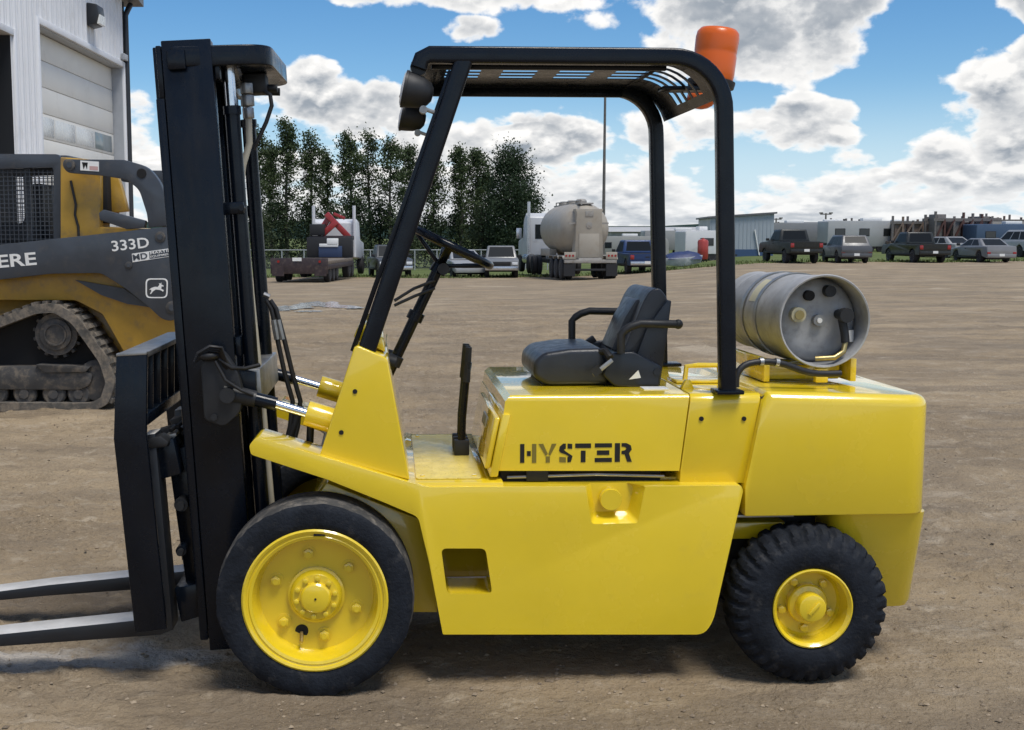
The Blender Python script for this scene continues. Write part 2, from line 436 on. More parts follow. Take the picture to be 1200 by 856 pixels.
ys = grade([(-60,-6,6),(-6,-0.7,0.3),(-0.7,3.0,0.022),(3.0,8,0.045),(8,20,0.12),(20,45,0.6),(45,150,4),(150,400,30),(400,4000,400)])
GX, GY = np.meshgrid(xs, ys)
GZ = gz(GX, GY) + relief(GX, GY)*((np.abs(GX) < 18))
nx, ny = len(xs), len(ys)
vv = np.stack([GX.ravel(), GY.ravel(), GZ.ravel()], 1)
ii = (np.arange(ny-1)[:,None]*nx + np.arange(nx-1)[None,:]).ravel()
ff = np.stack([ii, ii+1, ii+nx+1, ii+nx], 1)
me = bpy.data.meshes.new('ground')
me.vertices.add(len(vv)); me.vertices.foreach_set('co', vv.ravel())
me.loops.add(ff.size); me.loops.foreach_set('vertex_index', ff.ravel().astype(np.int32))
me.polygons.add(len(ff)); me.polygons.foreach_set('loop_start', np.arange(0, ff.size, 4, dtype=np.int32))
me.polygons.foreach_set('use_smooth', np.ones(len(ff), bool))
me.update(); me.validate()
def ground_mat():
    m = bpy.data.materials.new('packed_dirt'); m.use_nodes = True; t = m.node_tree; N = NT(t); b = t.nodes['Principled BSDF']
    g = N.new('ShaderNodeNewGeometry'); pos = g.outputs['Position']
    sp = N.new('ShaderNodeSeparateXYZ'); t.links.new(pos, sp.inputs[0])
    x, y, z = sp.outputs
    streak = N.xyz(N.mul(x, 0.45), y, 0.0)
    n1 = N.noise(pos, 0.55, 6, 0.6); n2 = N.noise(streak, 1.1, 7, 0.62); n3 = N.noise(pos, 7.0, 6, 0.65); n4 = N.noise(pos, 48.0, 4, 0.7)
    c = N.mix(N.lin(n1, 0.35, 0.65), (0.298, 0.224, 0.138), (0.410, 0.318, 0.208))
    c = N.mix(N.lin(n2, 0.40, 0.66), c, (0.225, 0.178, 0.125))
    c = N.mix(N.mul(N.smooth(n3, 0.52, 0.72), 0.55), c, (0.48, 0.405, 0.305))
    worn = N.lin(N.noise(N.xyz(N.mul(x, 0.6), y, 0.0), 0.9, 4, 0.6), 0.42, 0.60, 0.12, 1.0)      # packed smooth against loose
    c = N.mix(N.mul(N.mul(N.smooth(n4, 0.52, 0.68), 0.6), worn), c, (0.10, 0.078, 0.056))
    c = N.mix(N.mul(N.mul(N.smooth(n4, 0.44, 0.30), 0.5), worn), c, (0.50, 0.42, 0.31))
    # far tracks: long pale and dark streaks across the yard
    st2 = N.xyz(N.add(N.mul(x, 0.30), N.mul(y, 0.05)), N.mul(N.add(y, N.mul(N.noise(pos, 0.12, 2, 0.5), 9.0)), 0.55), 0.0)
    n5 = N.noise(st2, 0.8, 5, 0.6)
    far = N.smooth(y, 5.0, 14.0)
    c = N.mix(N.mul(far, N.smooth(n5, 0.48, 0.66, 0.0, 0.8)), c, (0.245, 0.196, 0.138))
    c = N.mix(N.mul(far, N.smooth(n5, 0.42, 0.30)), c, (0.43, 0.355, 0.258))
    n6 = N.noise(N.xyz(N.mul(x, 0.45), y, 0.0), 2.6, 6, 0.7)
    c = N.mix(N.smooth(n6, 0.52, 0.70, 0.0, 0.55), c, (0.17, 0.135, 0.098))
    c = N.mix(N.smooth(n6, 0.46, 0.30, 0.0, 0.45), c, (0.50, 0.42, 0.32))
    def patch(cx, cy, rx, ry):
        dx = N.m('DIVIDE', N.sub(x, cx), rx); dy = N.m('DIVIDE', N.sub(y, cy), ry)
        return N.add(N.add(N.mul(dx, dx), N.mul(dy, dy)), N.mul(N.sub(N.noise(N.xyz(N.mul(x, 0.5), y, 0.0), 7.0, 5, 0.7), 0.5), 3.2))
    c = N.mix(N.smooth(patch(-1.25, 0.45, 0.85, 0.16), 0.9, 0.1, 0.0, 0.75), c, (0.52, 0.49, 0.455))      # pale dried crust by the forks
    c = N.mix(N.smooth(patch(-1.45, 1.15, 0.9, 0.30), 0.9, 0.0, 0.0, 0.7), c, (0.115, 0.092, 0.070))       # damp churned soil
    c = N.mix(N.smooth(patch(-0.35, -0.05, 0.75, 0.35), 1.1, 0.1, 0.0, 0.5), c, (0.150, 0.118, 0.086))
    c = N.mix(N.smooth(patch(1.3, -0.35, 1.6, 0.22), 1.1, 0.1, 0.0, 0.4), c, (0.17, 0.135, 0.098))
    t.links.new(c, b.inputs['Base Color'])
    b.inputs['Roughness'].default_value = 0.92; b.inputs['Specular IOR Level'].default_value = 0.2
    bp = N.new('ShaderNodeBump'); bp.inputs['Strength'].default_value = 1.0; bp.inputs['Distance'].default_value = 0.030
    h = N.add(N.mul(N.noise(pos, 38.0, 5, 0.65), 0.7), N.mul(N.noise(pos, 14.0, 5, 0.65), 1.1))
    t.links.new(h, bp.inputs['Height']); t.links.new(bp.outputs[0], b.inputs['Normal'])
    return m
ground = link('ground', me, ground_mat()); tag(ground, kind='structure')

def scatter_stones():
    """loose gravel on the yard"""
    base = []
    for k in range(6):
        r = np.random.RandomState(k+5); p = np.array([(1,0,0),(-1,0,0),(0,1,0),(0,-1,0),(0,0,1),(0,0,-1)], float)
        p *= r.uniform(0.6, 1.2, (6,1)); p[:,2] *= 0.6; base.append(p)
    F = [(0,2,4),(2,1,4),(1,3,4),(3,0,4),(2,0,5),(1,2,5),(3,1,5),(0,3,5)]
    r = np.random.RandomState(9); n = 24000
    x = r.uniform(-3.6, 4.2, n); y = -0.62 + 9.5*r.rand(n)**2.0
    keep = ~((vnoise(x*1.2, y*1.2, 77) < -0.12) & (r.rand(n) < 0.7)); x, y = x[keep], y[keep]; n = len(x)
    s = 0.0024 + 0.012*r.rand(n)**6; a = r.uniform(0, 6.28, n); c, q = np.cos(a), np.sin(a)
    z = gz(x, y) + relief(x, y)
    p = np.stack(base)[r.randint(6, size=n)]*s[:,None,None]
    P = np.stack([p[:,:,0]*c[:,None]-p[:,:,1]*q[:,None]+x[:,None], p[:,:,0]*q[:,None]+p[:,:,1]*c[:,None]+y[:,None], p[:,:,2]+(z+s*0.15)[:,None]], 2).reshape(-1, 3)
    FF = (np.array(F)[None] + (np.arange(n)*6)[:,None,None]).reshape(-1, 3)
    me = bpy.data.meshes.new('gravel'); me.from_pydata(P.tolist(), [], FF.tolist()); me.update()
    m = bpy.data.materials.new('gravel_stone'); m.use_nodes = True; N = NT(m.node_tree); b = m.node_tree.nodes['Principled BSDF']
    g = N.new('ShaderNodeNewGeometry')
    c = N.mix(g.outputs['Random Per Island'], (0.15, 0.115, 0.080), (0.36, 0.285, 0.20))
    m.node_tree.links.new(c, b.inputs['Base Color']); b.inputs['Roughness'].default_value = 0.9
    tag(link('gravel', me, m), 'loose brown and grey gravel scattered over the dirt yard', 'gravel', kind='stuff')
scatter_stones()
# ------------------------------------------------------------------ forklift truck
FL = thing('forklift', (0.62, 0.62, 0.0), 'yellow counterbalance forklift with black mast, overhead guard and black lettering on its hood', 'forklift', world=True)
YEL, BLK = M['yellow'], M['black']
YC = 0.62
def mir(y): return 2*YC - y

def bool_cut(obj, cutters):
    for c in cutters:
        md = obj.modifiers.new('cut', 'BOOLEAN'); md.operation = 'DIFFERENCE'; md.object = c; md.solver = 'EXACT'
    dg = bpy.context.evaluated_depsgraph_get()
    me = bpy.data.meshes.new_from_object(obj.evaluated_get(dg))
    obj.modifiers.clear(); old = obj.data; obj.data = me; bpy.data.meshes.remove(old)
    for c in cutters: bpy.data.objects.remove(c, do_unlink=True)
    bm = bmesh.new(); bm.from_mesh(me)
    for f in bm.faces: f.smooth = True
    for e in bm.edges: e.smooth = e.is_manifold and e.calc_face_angle(0) < R(33)
    bm.to_mesh(me); bm.free()

# --- frame flanks with the fender running over the drive wheel
FY0, FY1 = 0.070, 0.27
flank = SS([(292,522),(301,512),(390,539),(481,566),(503,571),(868,569),(871,575),(836,728),(825,744),(519,744),(503,660),(490,606),(450,589),(383,562),(294,533)], FY0)
ztop = S(600, 569, FY0)[1]; zbot = S(600, 744, FY0)[1]
def flank_obj(y0, y1, outer):
    b = MB().prism(rnd_poly(flank, [0.01,0.01,0,0.03,0,0.005,0.008,0.03,0.04,0.006,0,0.02,0,0,0.01]), y0, y1)
    return b.build('frame_side', YEL, FL, bevels=[
        (lambda p, d: abs(p.y-outer) < 1e-4 and p.z < zbot+0.02 and abs(d.x) > 0.9, 0.035, 5),
        (lambda p, d: abs(p.y-outer) < 0.012 and p.z > zbot+0.03, 0.009, 3)])
nf = flank_obj(FY0, FY1, FY0)
tag(nf, 'near frame side with a square cut-out and a fuel cap recess')
cut1 = MB().prism(rnd_poly(SS([(517,643),(569,643),(577,696),(524,696)], FY0), 0.02), FY0-0.02, 0.29).build('cut', YEL, smooth=None)
rc = SS([(684,557),(734,557),(757,570),(748,614),(693,615)], FY0); rcb = SS([(694,566),(731,566),(746,574),(739,603),(700,604)], FY0)
k = MB(); k.loft([[(p[0], FY0-0.012, p[1]) for p in rnd_poly([((a[0]-c[0])*1.15+c[0], (a[1]-c[1])*1.15+c[1]) for a, c in zip(rc, rcb)], 0.012)],
        [(p[0], FY0+0.055, p[1]) for p in rnd_poly(rcb, 0.012)]])
cut2 = k.build('cut', YEL, smooth=None)
bool_cut(nf, [cut1, cut2])
flank_obj(mir(FY1), mir(FY0), mir(FY0))
cx_, cz_ = S(717, 587, FY0)
cap = MB().lathe([(0.0,0.0),(0.038,0.0),(0.040,0.004),(0.040,0.030),(0.036,0.036),(0,0.036)], (cx_, FY0+0.012, cz_), 'y', 28)
cap.build('fuel_cap', YEL, FL, smooth=45)
MB().lathe([(0.0,0.0),(0.030,0.0),(0.030,0.03),(0,0.03)], (cx_, FY0+0.046, cz_), 'y', 24).build('filler_neck', YEL, FL)

# inner frame, floor, wheel well
xa, xb = S(384,0,FY0)[0], S(866,0,FY0)[0]
MB().prism(SS([(383,566),(490,608),(507,660),(513,718),(452,718),(420,640),(360,600)], 0.275), 0.275, mir(0.275)).build('inner_fender', YEL, FL, bevel=0.004)
MB().box(S(600,0,0.3)[0], xb-0.02, 0.274, mir(0.274), 0.30, ztop-0.006).build('chassis', M['blackmatte'], FL, bevel=0.01)
MB().box(S(508,0,0.3)[0], S(600,0,0.3)[0]-0.002, 0.45, mir(0.45), 0.30, ztop-0.06).build('step_box', YEL, FL, bevel=0.01)
zfl = S(520, 565, 0.10)[1]
xc0, xc1 = S(440,560,0.10)[0], S(590,560,0.10)[0]
MB().box(xc0, xc1, 0.085, mir(0.085), zfl-0.05, zfl).build('floor', YEL, FL, bevel=0.006)
def tread_mat():
    m = mat('tread_plate', (0.74, 0.60, 0.16), 0.40, coat=0.25, var=0.12, vscale=12, dirt=(0.40,0.33,0.18), dirt_amt=0.2)
    t = m.node_tree; N = NT(t); tc = N.new('ShaderNodeTexCoord')
    w = N.new('ShaderNodeTexVoronoi'); w.inputs['Scale'].default_value = 55; t.links.new(tc.outputs['Object'], w.inputs['Vector'])
    bp = N.new('ShaderNodeBump'); bp.inputs['Strength'].default_value = 0.6; bp.inputs['Distance'].default_value = 0.004
    t.links.new(N.smooth(w.outputs['Distance'], 0.15, 0.45, 1.0, 0.0), bp.inputs['Height']); t.links.new(bp.outputs[0], t.nodes['Principled BSDF'].inputs['Normal'])
    return m
MB().prism(rnd_poly([(xc0+0.145,0.14),(xc1-0.075,0.14),(xc1-0.075,mir(0.14)),(xc0+0.145,mir(0.14))], 0.02), zfl+0.0005, zfl+0.006, 'z').build('floor_plate', tread_mat(), FL, bevel=0.002)
for (a, b) in ((0.17,0.18),(0.36,0.18),(0.17,1.06),(0.36,1.06)):
    MB().cyl((xc0+a, b, zfl+0.006), (xc0+a, b, zfl+0.010), 0.009, 10).build('floor_bolt', YEL, FL)

# --- cowl in front of the driver
cowl = SS([(416,404),(454,420),(480,563),(374,536)], 0.10)
MB().prism(rnd_poly(cowl, [0.02,0.015,0,0]), 0.10, mir(0.10)).build('cowl', YEL, FL, bevel=0.008, seg=3)
for p in ((416,459),(400,507)):
    x, z = S(*p, 0.10); MB().cyl((x,0.0965,z),(x,0.105,z),0.0085,12).build('cowl_bolt', M['dark'], FL)
# dash panel on top of the cowl, seen behind the guard leg
dp = SS([(413,398),(420,384),(448,398),(452,416)], 0.13)
MB().prism(dp, 0.20, mir(0.20)).build('dash_panel', YEL, FL, bevel=0.01)
for k_, yy in enumerate((0.45, 0.62)):
    x, z = S(452, 428, 0.10); MB().cyl((x+0.0,yy,z-0.02),(x+0.035,yy,z-0.03),0.03,16).build('gauge', M['blackmatte'], FL)

# --- engine hood, side panels
HY = 0.13
zh = S(600, 464, HY)[1]
hx0, hx1 = S(592,470,HY)[0], S(808,470,HY)[0]
hood = [S(581,552,HY), (hx0, zh-0.02), (hx0+0.02, zh), (hx1, zh), S(796,552,HY)]
MB().prism(hood, HY, mir(HY)).build('hood', YEL, FL, bevels=[
    (lambda p, d: abs(d.x) > 0.9 and p.z > zh-0.01, 0.038, 6), (lambda p, d: abs(d.y) > 0.9 and p.z > zh-0.03, 0.012, 3),
    (lambda p, d: True, 0.005, 2)])
rp = [S(797.5,552,HY), (S(810,470,HY)[0], zh+0.001), (S(893,466,HY)[0], zh+0.001), S(872,567,HY), S(797,567,HY)]
MB().prism(rp, HY+0.003, mir(HY)-0.003).build('rear_side_panel', YEL, FL, bevels=[
    (lambda p, d: abs(d.x) > 0.9 and p.z > zh-0.01, 0.036, 6), (lambda p, d: True, 0.004, 2)])
for p in ((822,491),(872,491)):
    x, z = S(*p, HY); MB().cyl((x,HY-0.0015,z),(x,HY+0.01,z),0.0085,12).build('panel_bolt', M['dark'], FL)
# engine bay seen through the slot under the hood
MB().box(S(590,0,HY)[0], S(787,0,HY)[0], 0.165, mir(0.165), ztop-0.02, S(600,545,HY)[1]).build('engine_bay', M['dark'], FL)
MB().box(S(621,0,HY)[0], S(648,0,HY)[0], 0.145, 0.164, ztop-0.002, S(600,552,HY)[1]+0.004).build('battery_box', M['blackmatte'], FL, bevel=0.003)
MB().tube([(S(595,560,HY)[0],0.155,ztop+0.012),(S(700,560,HY)[0],0.152,ztop+0.02),(S(780,560,HY)[0],0.155,ztop+0.01)],0.006,8).build('fuel_line', M['steel'], FL)
# ledge behind the flank on which the hood sits
MB().box(S(575,0,HY)[0], S(868,0,HY)[0], 0.20, mir(0.20), ztop-0.03, ztop-0.002).build('frame_ledge', YEL, FL)
# front panel of the seat deck with its proud cover
fp0, fp1 = S(574,560,0.11), S(589,486,0.11)
MB().prism([fp0, fp1, (fp1[0]+0.03, fp1[1]), (fp0[0]+0.03, fp0[1])], 0.115, mir(0.115)).build('seat_deck_front', YEL, FL, bevel=0.006)
dx = -0.022
def lean(t): return (fp0[0]+(fp1[0]-fp0[0])*t, fp0[1]+(fp1[1]-fp0[1])*t)
l0, l1 = lean(0.12), lean(0.93)
MB().prism([(l0[0]+dx, l0[1]), (l1[0]+dx, l1[1]), (l1[0]-0.002, l1[1]), (l0[0]-0.002, l0[1])], 0.135, 0.86).build('deck_cover', YEL, FL, bevel=0.006, seg=3)
l0, l1 = lean(0.62), lean(0.80)
MB().prism([(l0[0]+dx-0.006, l0[1]), (l1[0]+dx-0.006, l1[1]), (l1[0]+dx-0.001, l1[1]), (l0[0]+dx-0.001, l0[1])], 0.36, 0.52).build('cover_latch', M['steel'], FL, bevel=0.002)

# --- HYSTER on the hood: raised letters, shade behind cut-outs painted dark and olive
def stencil():
    y1 = HY + 0.002; y0 = HY - 0.0016
    zt, zb = S(670,520,HY)[1], S(670,542,HY)[1]; H = zt - zb
    X = lambda px: S(px, 531, HY)[0]
    def rect(b, px0, px1, f0, f1): b.box(X(px0), X(px1), y0, y1, zb+H*f0, zb+H*f1)
    def poly(b, pts): b.prism([(X(a), zb+H*c) for a, c in pts], y0, y1)
    H1 = MB(); rect(H1, 609.5, 614.5, 0, 1); rect(H1, 617.5, 622, 0.36, 0.62); H1.build('letter_h', M['letter_black'], FL, smooth=None)
    H2 = MB(); rect(H2, 623.5, 628.5, 0, 1); H2.build('letter_h', M['letter_olive'], FL, smooth=None)
    Y1 = MB(); poly(Y1, [(631,1),(636.5,1),(642,0.46),(639.3,0.36)]); poly(Y1, [(652,1),(646.5,1),(642.6,0.46),(644.6,0.36)]); rect(Y1, 639.6, 644.4, 0, 0.33); Y1.build('letter_y', M['letter_olive'], FL, smooth=None)
    S1 = MB(); poly(S1, [(655,0.62),(656,0.85),(660,1),(663,1),(663,0.74),(660.5,0.68),(663,0.58),(671,0.34),(669,0.02),(665,0),(665,0.27),(666.5,0.33),(662,0.44),(657,0.52)]); S1.build('letter_s', M['letter_black'], FL, smooth=None)
    S2 = MB(); poly(S2, [(665,1),(670.5,0.98),(670.5,0.72),(665,0.74)]); S2.build('letter_s', M['letter_black'], FL, smooth=None)
    S3 = MB(); poly(S3, [(655.5,0.02),(663.2,0),(663.2,0.27),(655.5,0.30)]); S3.build('letter_s', M['letter_olive'], FL, smooth=None)
    T1 = MB(); rect(T1, 674, 692.5, 0.76, 1); rect(T1, 680.7, 686.2, 0, 0.62); T1.build('letter_t', M['letter_black'], FL, smooth=None)
    E1 = MB(); rect(E1, 697, 717, 0.78, 1); rect(E1, 697, 717, 0, 0.22); rect(E1, 699.5, 714, 0.38, 0.62); E1.build('letter_e', M['letter_black'], FL, smooth=None)
    R1 = MB(); rect(R1, 720.5, 726.5, 0, 1); poly(R1, [(728.3,1),(734,1),(739,0.88),(740.2,0.66),(737,0.46),(740.5,0),(735,0),(732,0.40),(728.3,0.42),(728.3,0.58),(732.5,0.62),(734,0.70),(732.5,0.80),(728.3,0.82)]); R1.build('letter_r', M['letter_black'], FL, smooth=None)
stencil()

# --- counterweight
CY = 0.10
zc = S(1000, 459, CY)[1]; zl = S(1000, 604, CY)[1]
xr = S(1083, 520, 0.185)[0]; xl = S(901, 466, CY)[0]
cwp = [(xl, zc), (xr, zc-0.02), (xr, zl), (S(873,604,CY)[0], zl), (S(873,572,CY)[0], S(873,572,CY)[1]), (S(895,476,CY)[0], zc-0.03)]
MB().prism(cwp, CY, mir(CY)).build('counterweight', YEL, FL, bevels=[
    (lambda p, d: abs(d.z) > 0.9 and p.x > xr-0.02, 0.10, 8),
    (lambda p, d: p.z > zc-0.06 and not (abs(d.y) > 0.9 and p.x < xl+0.01), 0.042, 6),
    (lambda p, d: True, 0.006, 2)])
xr2 = S(1077, 640, 0.21)[0]
zsk = S(1050, 713, 0.28)[1]; xs0 = S(968, 640, 0.2)[0]
def skirt_ring(z, x0, x1, ins, r): return [Vector((p[0], p[1], z)) for p in rnd_poly([(x0, ins), (x1, ins), (x1, mir(ins)), (x0, mir(ins))], r, 5)]
MB().loft([skirt_ring(zl-0.001, xs0, xr2, 0.125, 0.075), skirt_ring(zsk+0.035, xs0+0.03, xr2+0.018, 0.262, 0.075), skirt_ring(zsk+0.010, xs0+0.035, xr2+0.012, 0.275, 0.075), skirt_ring(zsk, xs0+0.05, xr2-0.02, 0.30, 0.06)]).build('counterweight_skirt', YEL, FL, smooth=40)   # undercut towards the ground
# axle housing and lip above the steer wheel
MB().box(S(862,0,0.2)[0], S(945,0,0.2)[0], 0.25, mir(0.25), S(900,632,0.25)[1], S(900,612,0.25)[1]).build('steer_axle_frame', YEL, FL, bevel=0.008)
MB().box(S(870,0,0.14)[0], S(948,0,0.14)[0], 0.13, mir(0.13), zl-0.012, zl-0.002).build('counterweight_lip', M['steel'], FL, bevel=0.003)
MB().box(S(860,0,0.3)[0], xr2-0.12, 0.34, mir(0.34), 0.24, zl-0.013).build('axle_housing', M['blackmatte'], FL, bevel=0.02)
MB().box(1.50, 1.57, 0.2, mir(0.2), 0.24, 0.31).build('steer_axle', M['blackmatte'], FL, bevel=0.01)
MB().cyl((-0.278,0.2,0.352),(-0.278,mir(0.2),0.352),0.075,20).build('drive_axle', M['blackmatte'], FL)
# engine cover latch, filler and rails on the rear deck
MB().tube([(S(799,438,0.55)[0],0.5,zh),(S(801,420,0.55)[0],0.5,zh+0.062),(S(815,412,0.55)[0],0.5,zh+0.066),(S(838,412,0.55)[0],0.5,zh+0.066),(S(842,430,0.55)[0],0.5,zh)],0.011,8).build('hood_handle', YEL, FL)
MB().box(S(790,0,0.6)[0], S(850,0,0.6)[0], 0.44, 0.60, zh+0.002, zh+0.012).build('handle_plate', YEL, FL, bevel=0.004)
MB().box(S(760,0,0.3)[0], S(790,0,0.3)[0], 0.26, 0.34, zh+0.0005, zh+0.004).build('deck_decal', M['white'], FL)
MB().prism([(S(806,0,0.3)[0],zh),(S(812,0,0.3)[0],zh+0.035),(S(817,0,0.3)[0],zh+0.035),(S(822,0,0.3)[0],zh)],0.28,0.31).build('hinge', YEL, FL, bevel=0.003)
# gap strips between body panels: gutter of the counterweight
MB().prism([S(893,468,0.12),S(900,468,0.12),S(906,464,0.12),S(899,461,0.12)],0.13,mir(0.13)).build('weather_strip', M['blackmatte'], FL)

# --- overhead guard
def sweep_xz(path, y, wy, wn, r=0.012):
    """rounded rectangular tube along a path in an XZ plane"""
    pts = [Vector((p[0], 0, p[1])) for p in path]; rings = []
    prof = rnd_poly([(-wy/2,-wn/2),(wy/2,-wn/2),(wy/2,wn/2),(-wy/2,wn/2)], r, 3)
    for i, p in enumerate(pts):
        d = (pts[min(i+1,len(pts)-1)] - pts[max(i-1,0)]).normalized(); nrm = Vector((-d.z, 0, d.x))
        rings.append([Vector((p.x + nrm.x*b, y + a, p.z + nrm.z*b)) for a, b in prof])
    return MB().loft(rings)
GY = 0.150
zr = S(650, 66, GY)[1]
xf0 = S(500,66,GY)[0]; xrp = S(848,140,GY)[0]; xrb = S(852,466,GY)[0]
rad = 0.19
path = [(xf0-0.028, zr-0.045), (xf0-0.018, zr-0.014), (xf0+0.01, zr)] + [(xf0+(xrp-rad-xf0)*t, zr) for t in (0.2,0.5,0.8)] + \
       [(xrp-rad+rad*math.sin(R(a)), zr-rad+rad*math.cos(R(a))) for a in range(0, 91, 9)] + [(xrp+(xrb-xrp)*t, zr-rad-(zr-rad-zh)*t) for t in (0.3,0.6,1.0)]
leg = [S(429.5,412,GY), S(545,66,GY)]
for nm, yy in (('guard_rail', GY), ('guard_rail', mir(GY))):
    path = path if yy == GY else [(p[0]-0.035, p[1]) for p in path]
    sweep_xz(path, yy, 0.058, 0.059).build(nm, BLK, FL, smooth=40)
    sweep_xz(leg, yy, 0.056, 0.063).build('guard_leg', BLK, FL, smooth=40)
    MB().box(xrb-0.05, xrb+0.05, yy-0.05, yy+0.05, zh+0.0015, zh+0.016).build('post_foot', BLK, FL, bevel=0.004)
    # angle strip in front of the leg
    o = Vector((S(429.5,412,GY)[0]-0.05, 0, S(429.5,412,GY)[1])); e = Vector((S(545,66,GY)[0]-0.05, 0, S(545,66,GY)[1]-0.05))
    MB().bar((o.x, yy+0.01, o.z), (e.x, yy+0.01, e.z), 0.03, 0.018).build('leg_strip', BLK, FL, bevel=0.003)
# slotted roof plate
prof = [(xf0+0.0, zr-0.012), (xf0+0.055, zr+0.004)]
slots = []
L0, L1 = xf0+0.055, xrp-rad
for i in range(4):
    c = L0 + (L1-L0)*(0.04+0.27*i); slots.append((c, c+0.135))
for a, b in slots: prof += [(a, zr+0.004), (b, zr+0.004)]
prof.append((L1, zr+0.004))
angs = [0, 8, 18, 28, 38, 44, 50, 62, 74]
prof += [(L1+(rad+0.004)*math.sin(R(a)), zr-rad+(rad+0.004)*math.cos(R(a))) for a in angs[1:]]
nS = 2
ycut = [GY+0.01, 0.36]
for kk in range(5): ycut += [0.375+kk*0.088, 0.375+kk*0.088+0.062]
ycut += [mir(GY)-0.01]
def roof():
    b = MB(); th = 0.004
    slotseg = set()
    for i in range(4): slotseg.add(2 + 2*i)
    last = 2 + 2*4 + 1
    for i in range(len(prof)-1):
        p, q = Vector((prof[i][0],0,prof[i][1])), Vector((prof[i+1][0],0,prof[i+1][1]))
        d = (q-p).normalized(); nn = Vector((-d.z,0,d.x))*th
        is_slot = (i in slotseg) or (last <= i <= last+5)
        for j in range(len(ycut)-1):
            hole = is_slot and j >= 2 and j % 2 == 0 and j < len(ycut)-1 and (j-2)//2 < 5
            if hole: continue
            y0, y1 = ycut[j], ycut[j+1]
            b._add([(p.x,y0,p.z),(q.x,y0,q.z),(q.x,y1,q.z),(p.x,y1,p.z),(p.x+nn.x,y0,p.z+nn.z),(q.x+nn.x,y0,q.z+nn.z),(q.x+nn.x,y1,q.z+nn.z),(p.x+nn.x,y1,p.z+nn.z)],
                [(0,3,2,1),(4,5,6,7),(0,1,5,4),(1,2,6,5),(2,3,7,6),(3,0,4,7)])
    return b
roof().build('roof_plate', BLK, FL, smooth=None)
MB().tube([(xf0-0.028, GY, zr-0.04), (xf0-0.028, mir(GY), zr-0.04)], 0.030, 12).build('roof_front_beam', BLK, FL)
for yy in (GY+0.08, mir(GY)-0.03):
    MB().box(xf0+0.02, L1, yy, yy+0.02, zr-0.036, zr-0.0005).build('roof_stringer', BLK, FL, bevel=0.003)
# roof cross plates between the slot groups, just under the roof plate
# beacons
bx, bz = S(837, 60, 0.55)
def beacon(x, y, z, tilt, lens_r, lens_h, name):
    t = Matrix.Translation((x, y, z)) @ Matrix.Rotation(tilt, 4, 'Y')
    b = MB().lathe([(0.0,-0.03),(lens_r*1.02,-0.03),(lens_r*1.06,-0.012),(lens_r*1.06,-0.004),(lens_r*0.95,0.0),(0,0.0)], (0,0,0), 'z', 28).build(name, M['blackmatte'], FL, xf=t, smooth=50)
    l = MB().lathe([(0.0,0.001),(lens_r*0.94,0.001),(lens_r*0.97,0.02),(lens_r*0.96,lens_h*0.46),(lens_r*0.93,lens_h*0.5),(lens_r*0.95,lens_h*0.55),(lens_r*0.97,lens_h*0.80),(lens_r*0.93,lens_h*0.91),(lens_r*0.80,lens_h*0.975),(lens_r*0.5,lens_h),(0,lens_h*1.01)], (0,0,0), 'z', 32).build('beacon_lens', M['orange'], b, xf=t, smooth=50)
    return b
bpx = S(834, 94, 0.60)
beacon(bpx[0]+0.0, 0.60, bpx[1], R(7), 0.087, 0.200, 'beacon_base')
MB().box(xrp-0.13, bpx[0]+0.03, 0.55, 0.65, bpx[1]-0.045, bpx[1]-0.029).build('beacon_bracket', BLK, FL, bevel=0.003)
sp_ = S(822, 119, 0.86)
MB().ball((sp_[0]+0.0, 0.86, sp_[1]+0.012), (0.062, 0.062, 0.045), 18, 8).build('marker_lens', M['orange'], FL, smooth=60)
# work lights on the front of the guard
for yy in (0.155, mir(0.155)):
    cx0, cz0 = S(486, 107, 0.155)
    t = Matrix.Translation((cx0, yy, cz0)) @ Matrix.Rotation(R(-90+12), 4, 'Y')
    w = MB().lathe([(0.0,-0.066),(0.022,-0.064),(0.040,-0.052),(0.055,-0.022),(0.061,0.012),(0.063,0.030),(0.066,0.031),(0.066,0.040),(0,0.036)], (0,0,0), 'z', 28).build('work_light', M['blackmatte'], FL, xf=t, smooth=40)
    MB().lathe([(0.0,0.037),(0.062,0.041),(0.05,0.046),(0,0.05)], (0,0,0), 'z', 24).build('light_lens', M['white'], w, xf=t)
    MB().bar((cx0+0.03, yy, cz0-0.06), (cx0+0.105, yy+0.01, cz0-0.085), 0.03, 0.012).build('light_bracket', M['steel'], FL, bevel=0.002)
    MB().cyl((cx0+0.03, yy-0.02, cz0-0.065), (cx0+0.03, yy+0.02, cz0-0.065), 0.014, 12).build('light_bolt', M['steel'], FL)

# --- steering column and wheel
hub = Vector((S(516,308,0.55)[0], 0.50, S(516,308,0.55)[1]))
base = Vector((S(459,430,0.5)[0], 0.50, S(459,430,0.5)[1]))
cdir = (hub-base).normalized()
MB().cyl(base-cdir*0.10, hub-cdir*0.02, 0.021, 16).build('steering_column', BLK, FL)
MB().cyl(base+cdir*0.20, base+cdir*0.235, 0.032, 16).build('column_clamp', BLK, FL)
MB().cyl(base+cdir*0.01+Vector((0,-0.03,0)), base+cdir*0.05+Vector((0,-0.03,0)), 0.028, 12).build('column_bracket', M['blackmatte'], FL)
ra, rb = Vector((S(481,266,0.5)[0],0.50,S(481,266,0.5)[1])), Vector((S(577,313,0.5)[0],0.50,S(577,313,0.5)[1]))
rc_ = (ra+rb)/2; rr = (rb-ra).length/2-0.012; ux = (rb-ra).normalized(); nrm = Vector((-ux.z,0,ux.x))
ringpts = [rc_ + ux*rr*math.cos(R(a)) + Vector((0,1,0))*rr*math.sin(R(a)) for a in range(0,360,9)]
sw = MB().tube(ringpts, 0.0165, 10, closed=True).build('steering_wheel', BLK, FL)
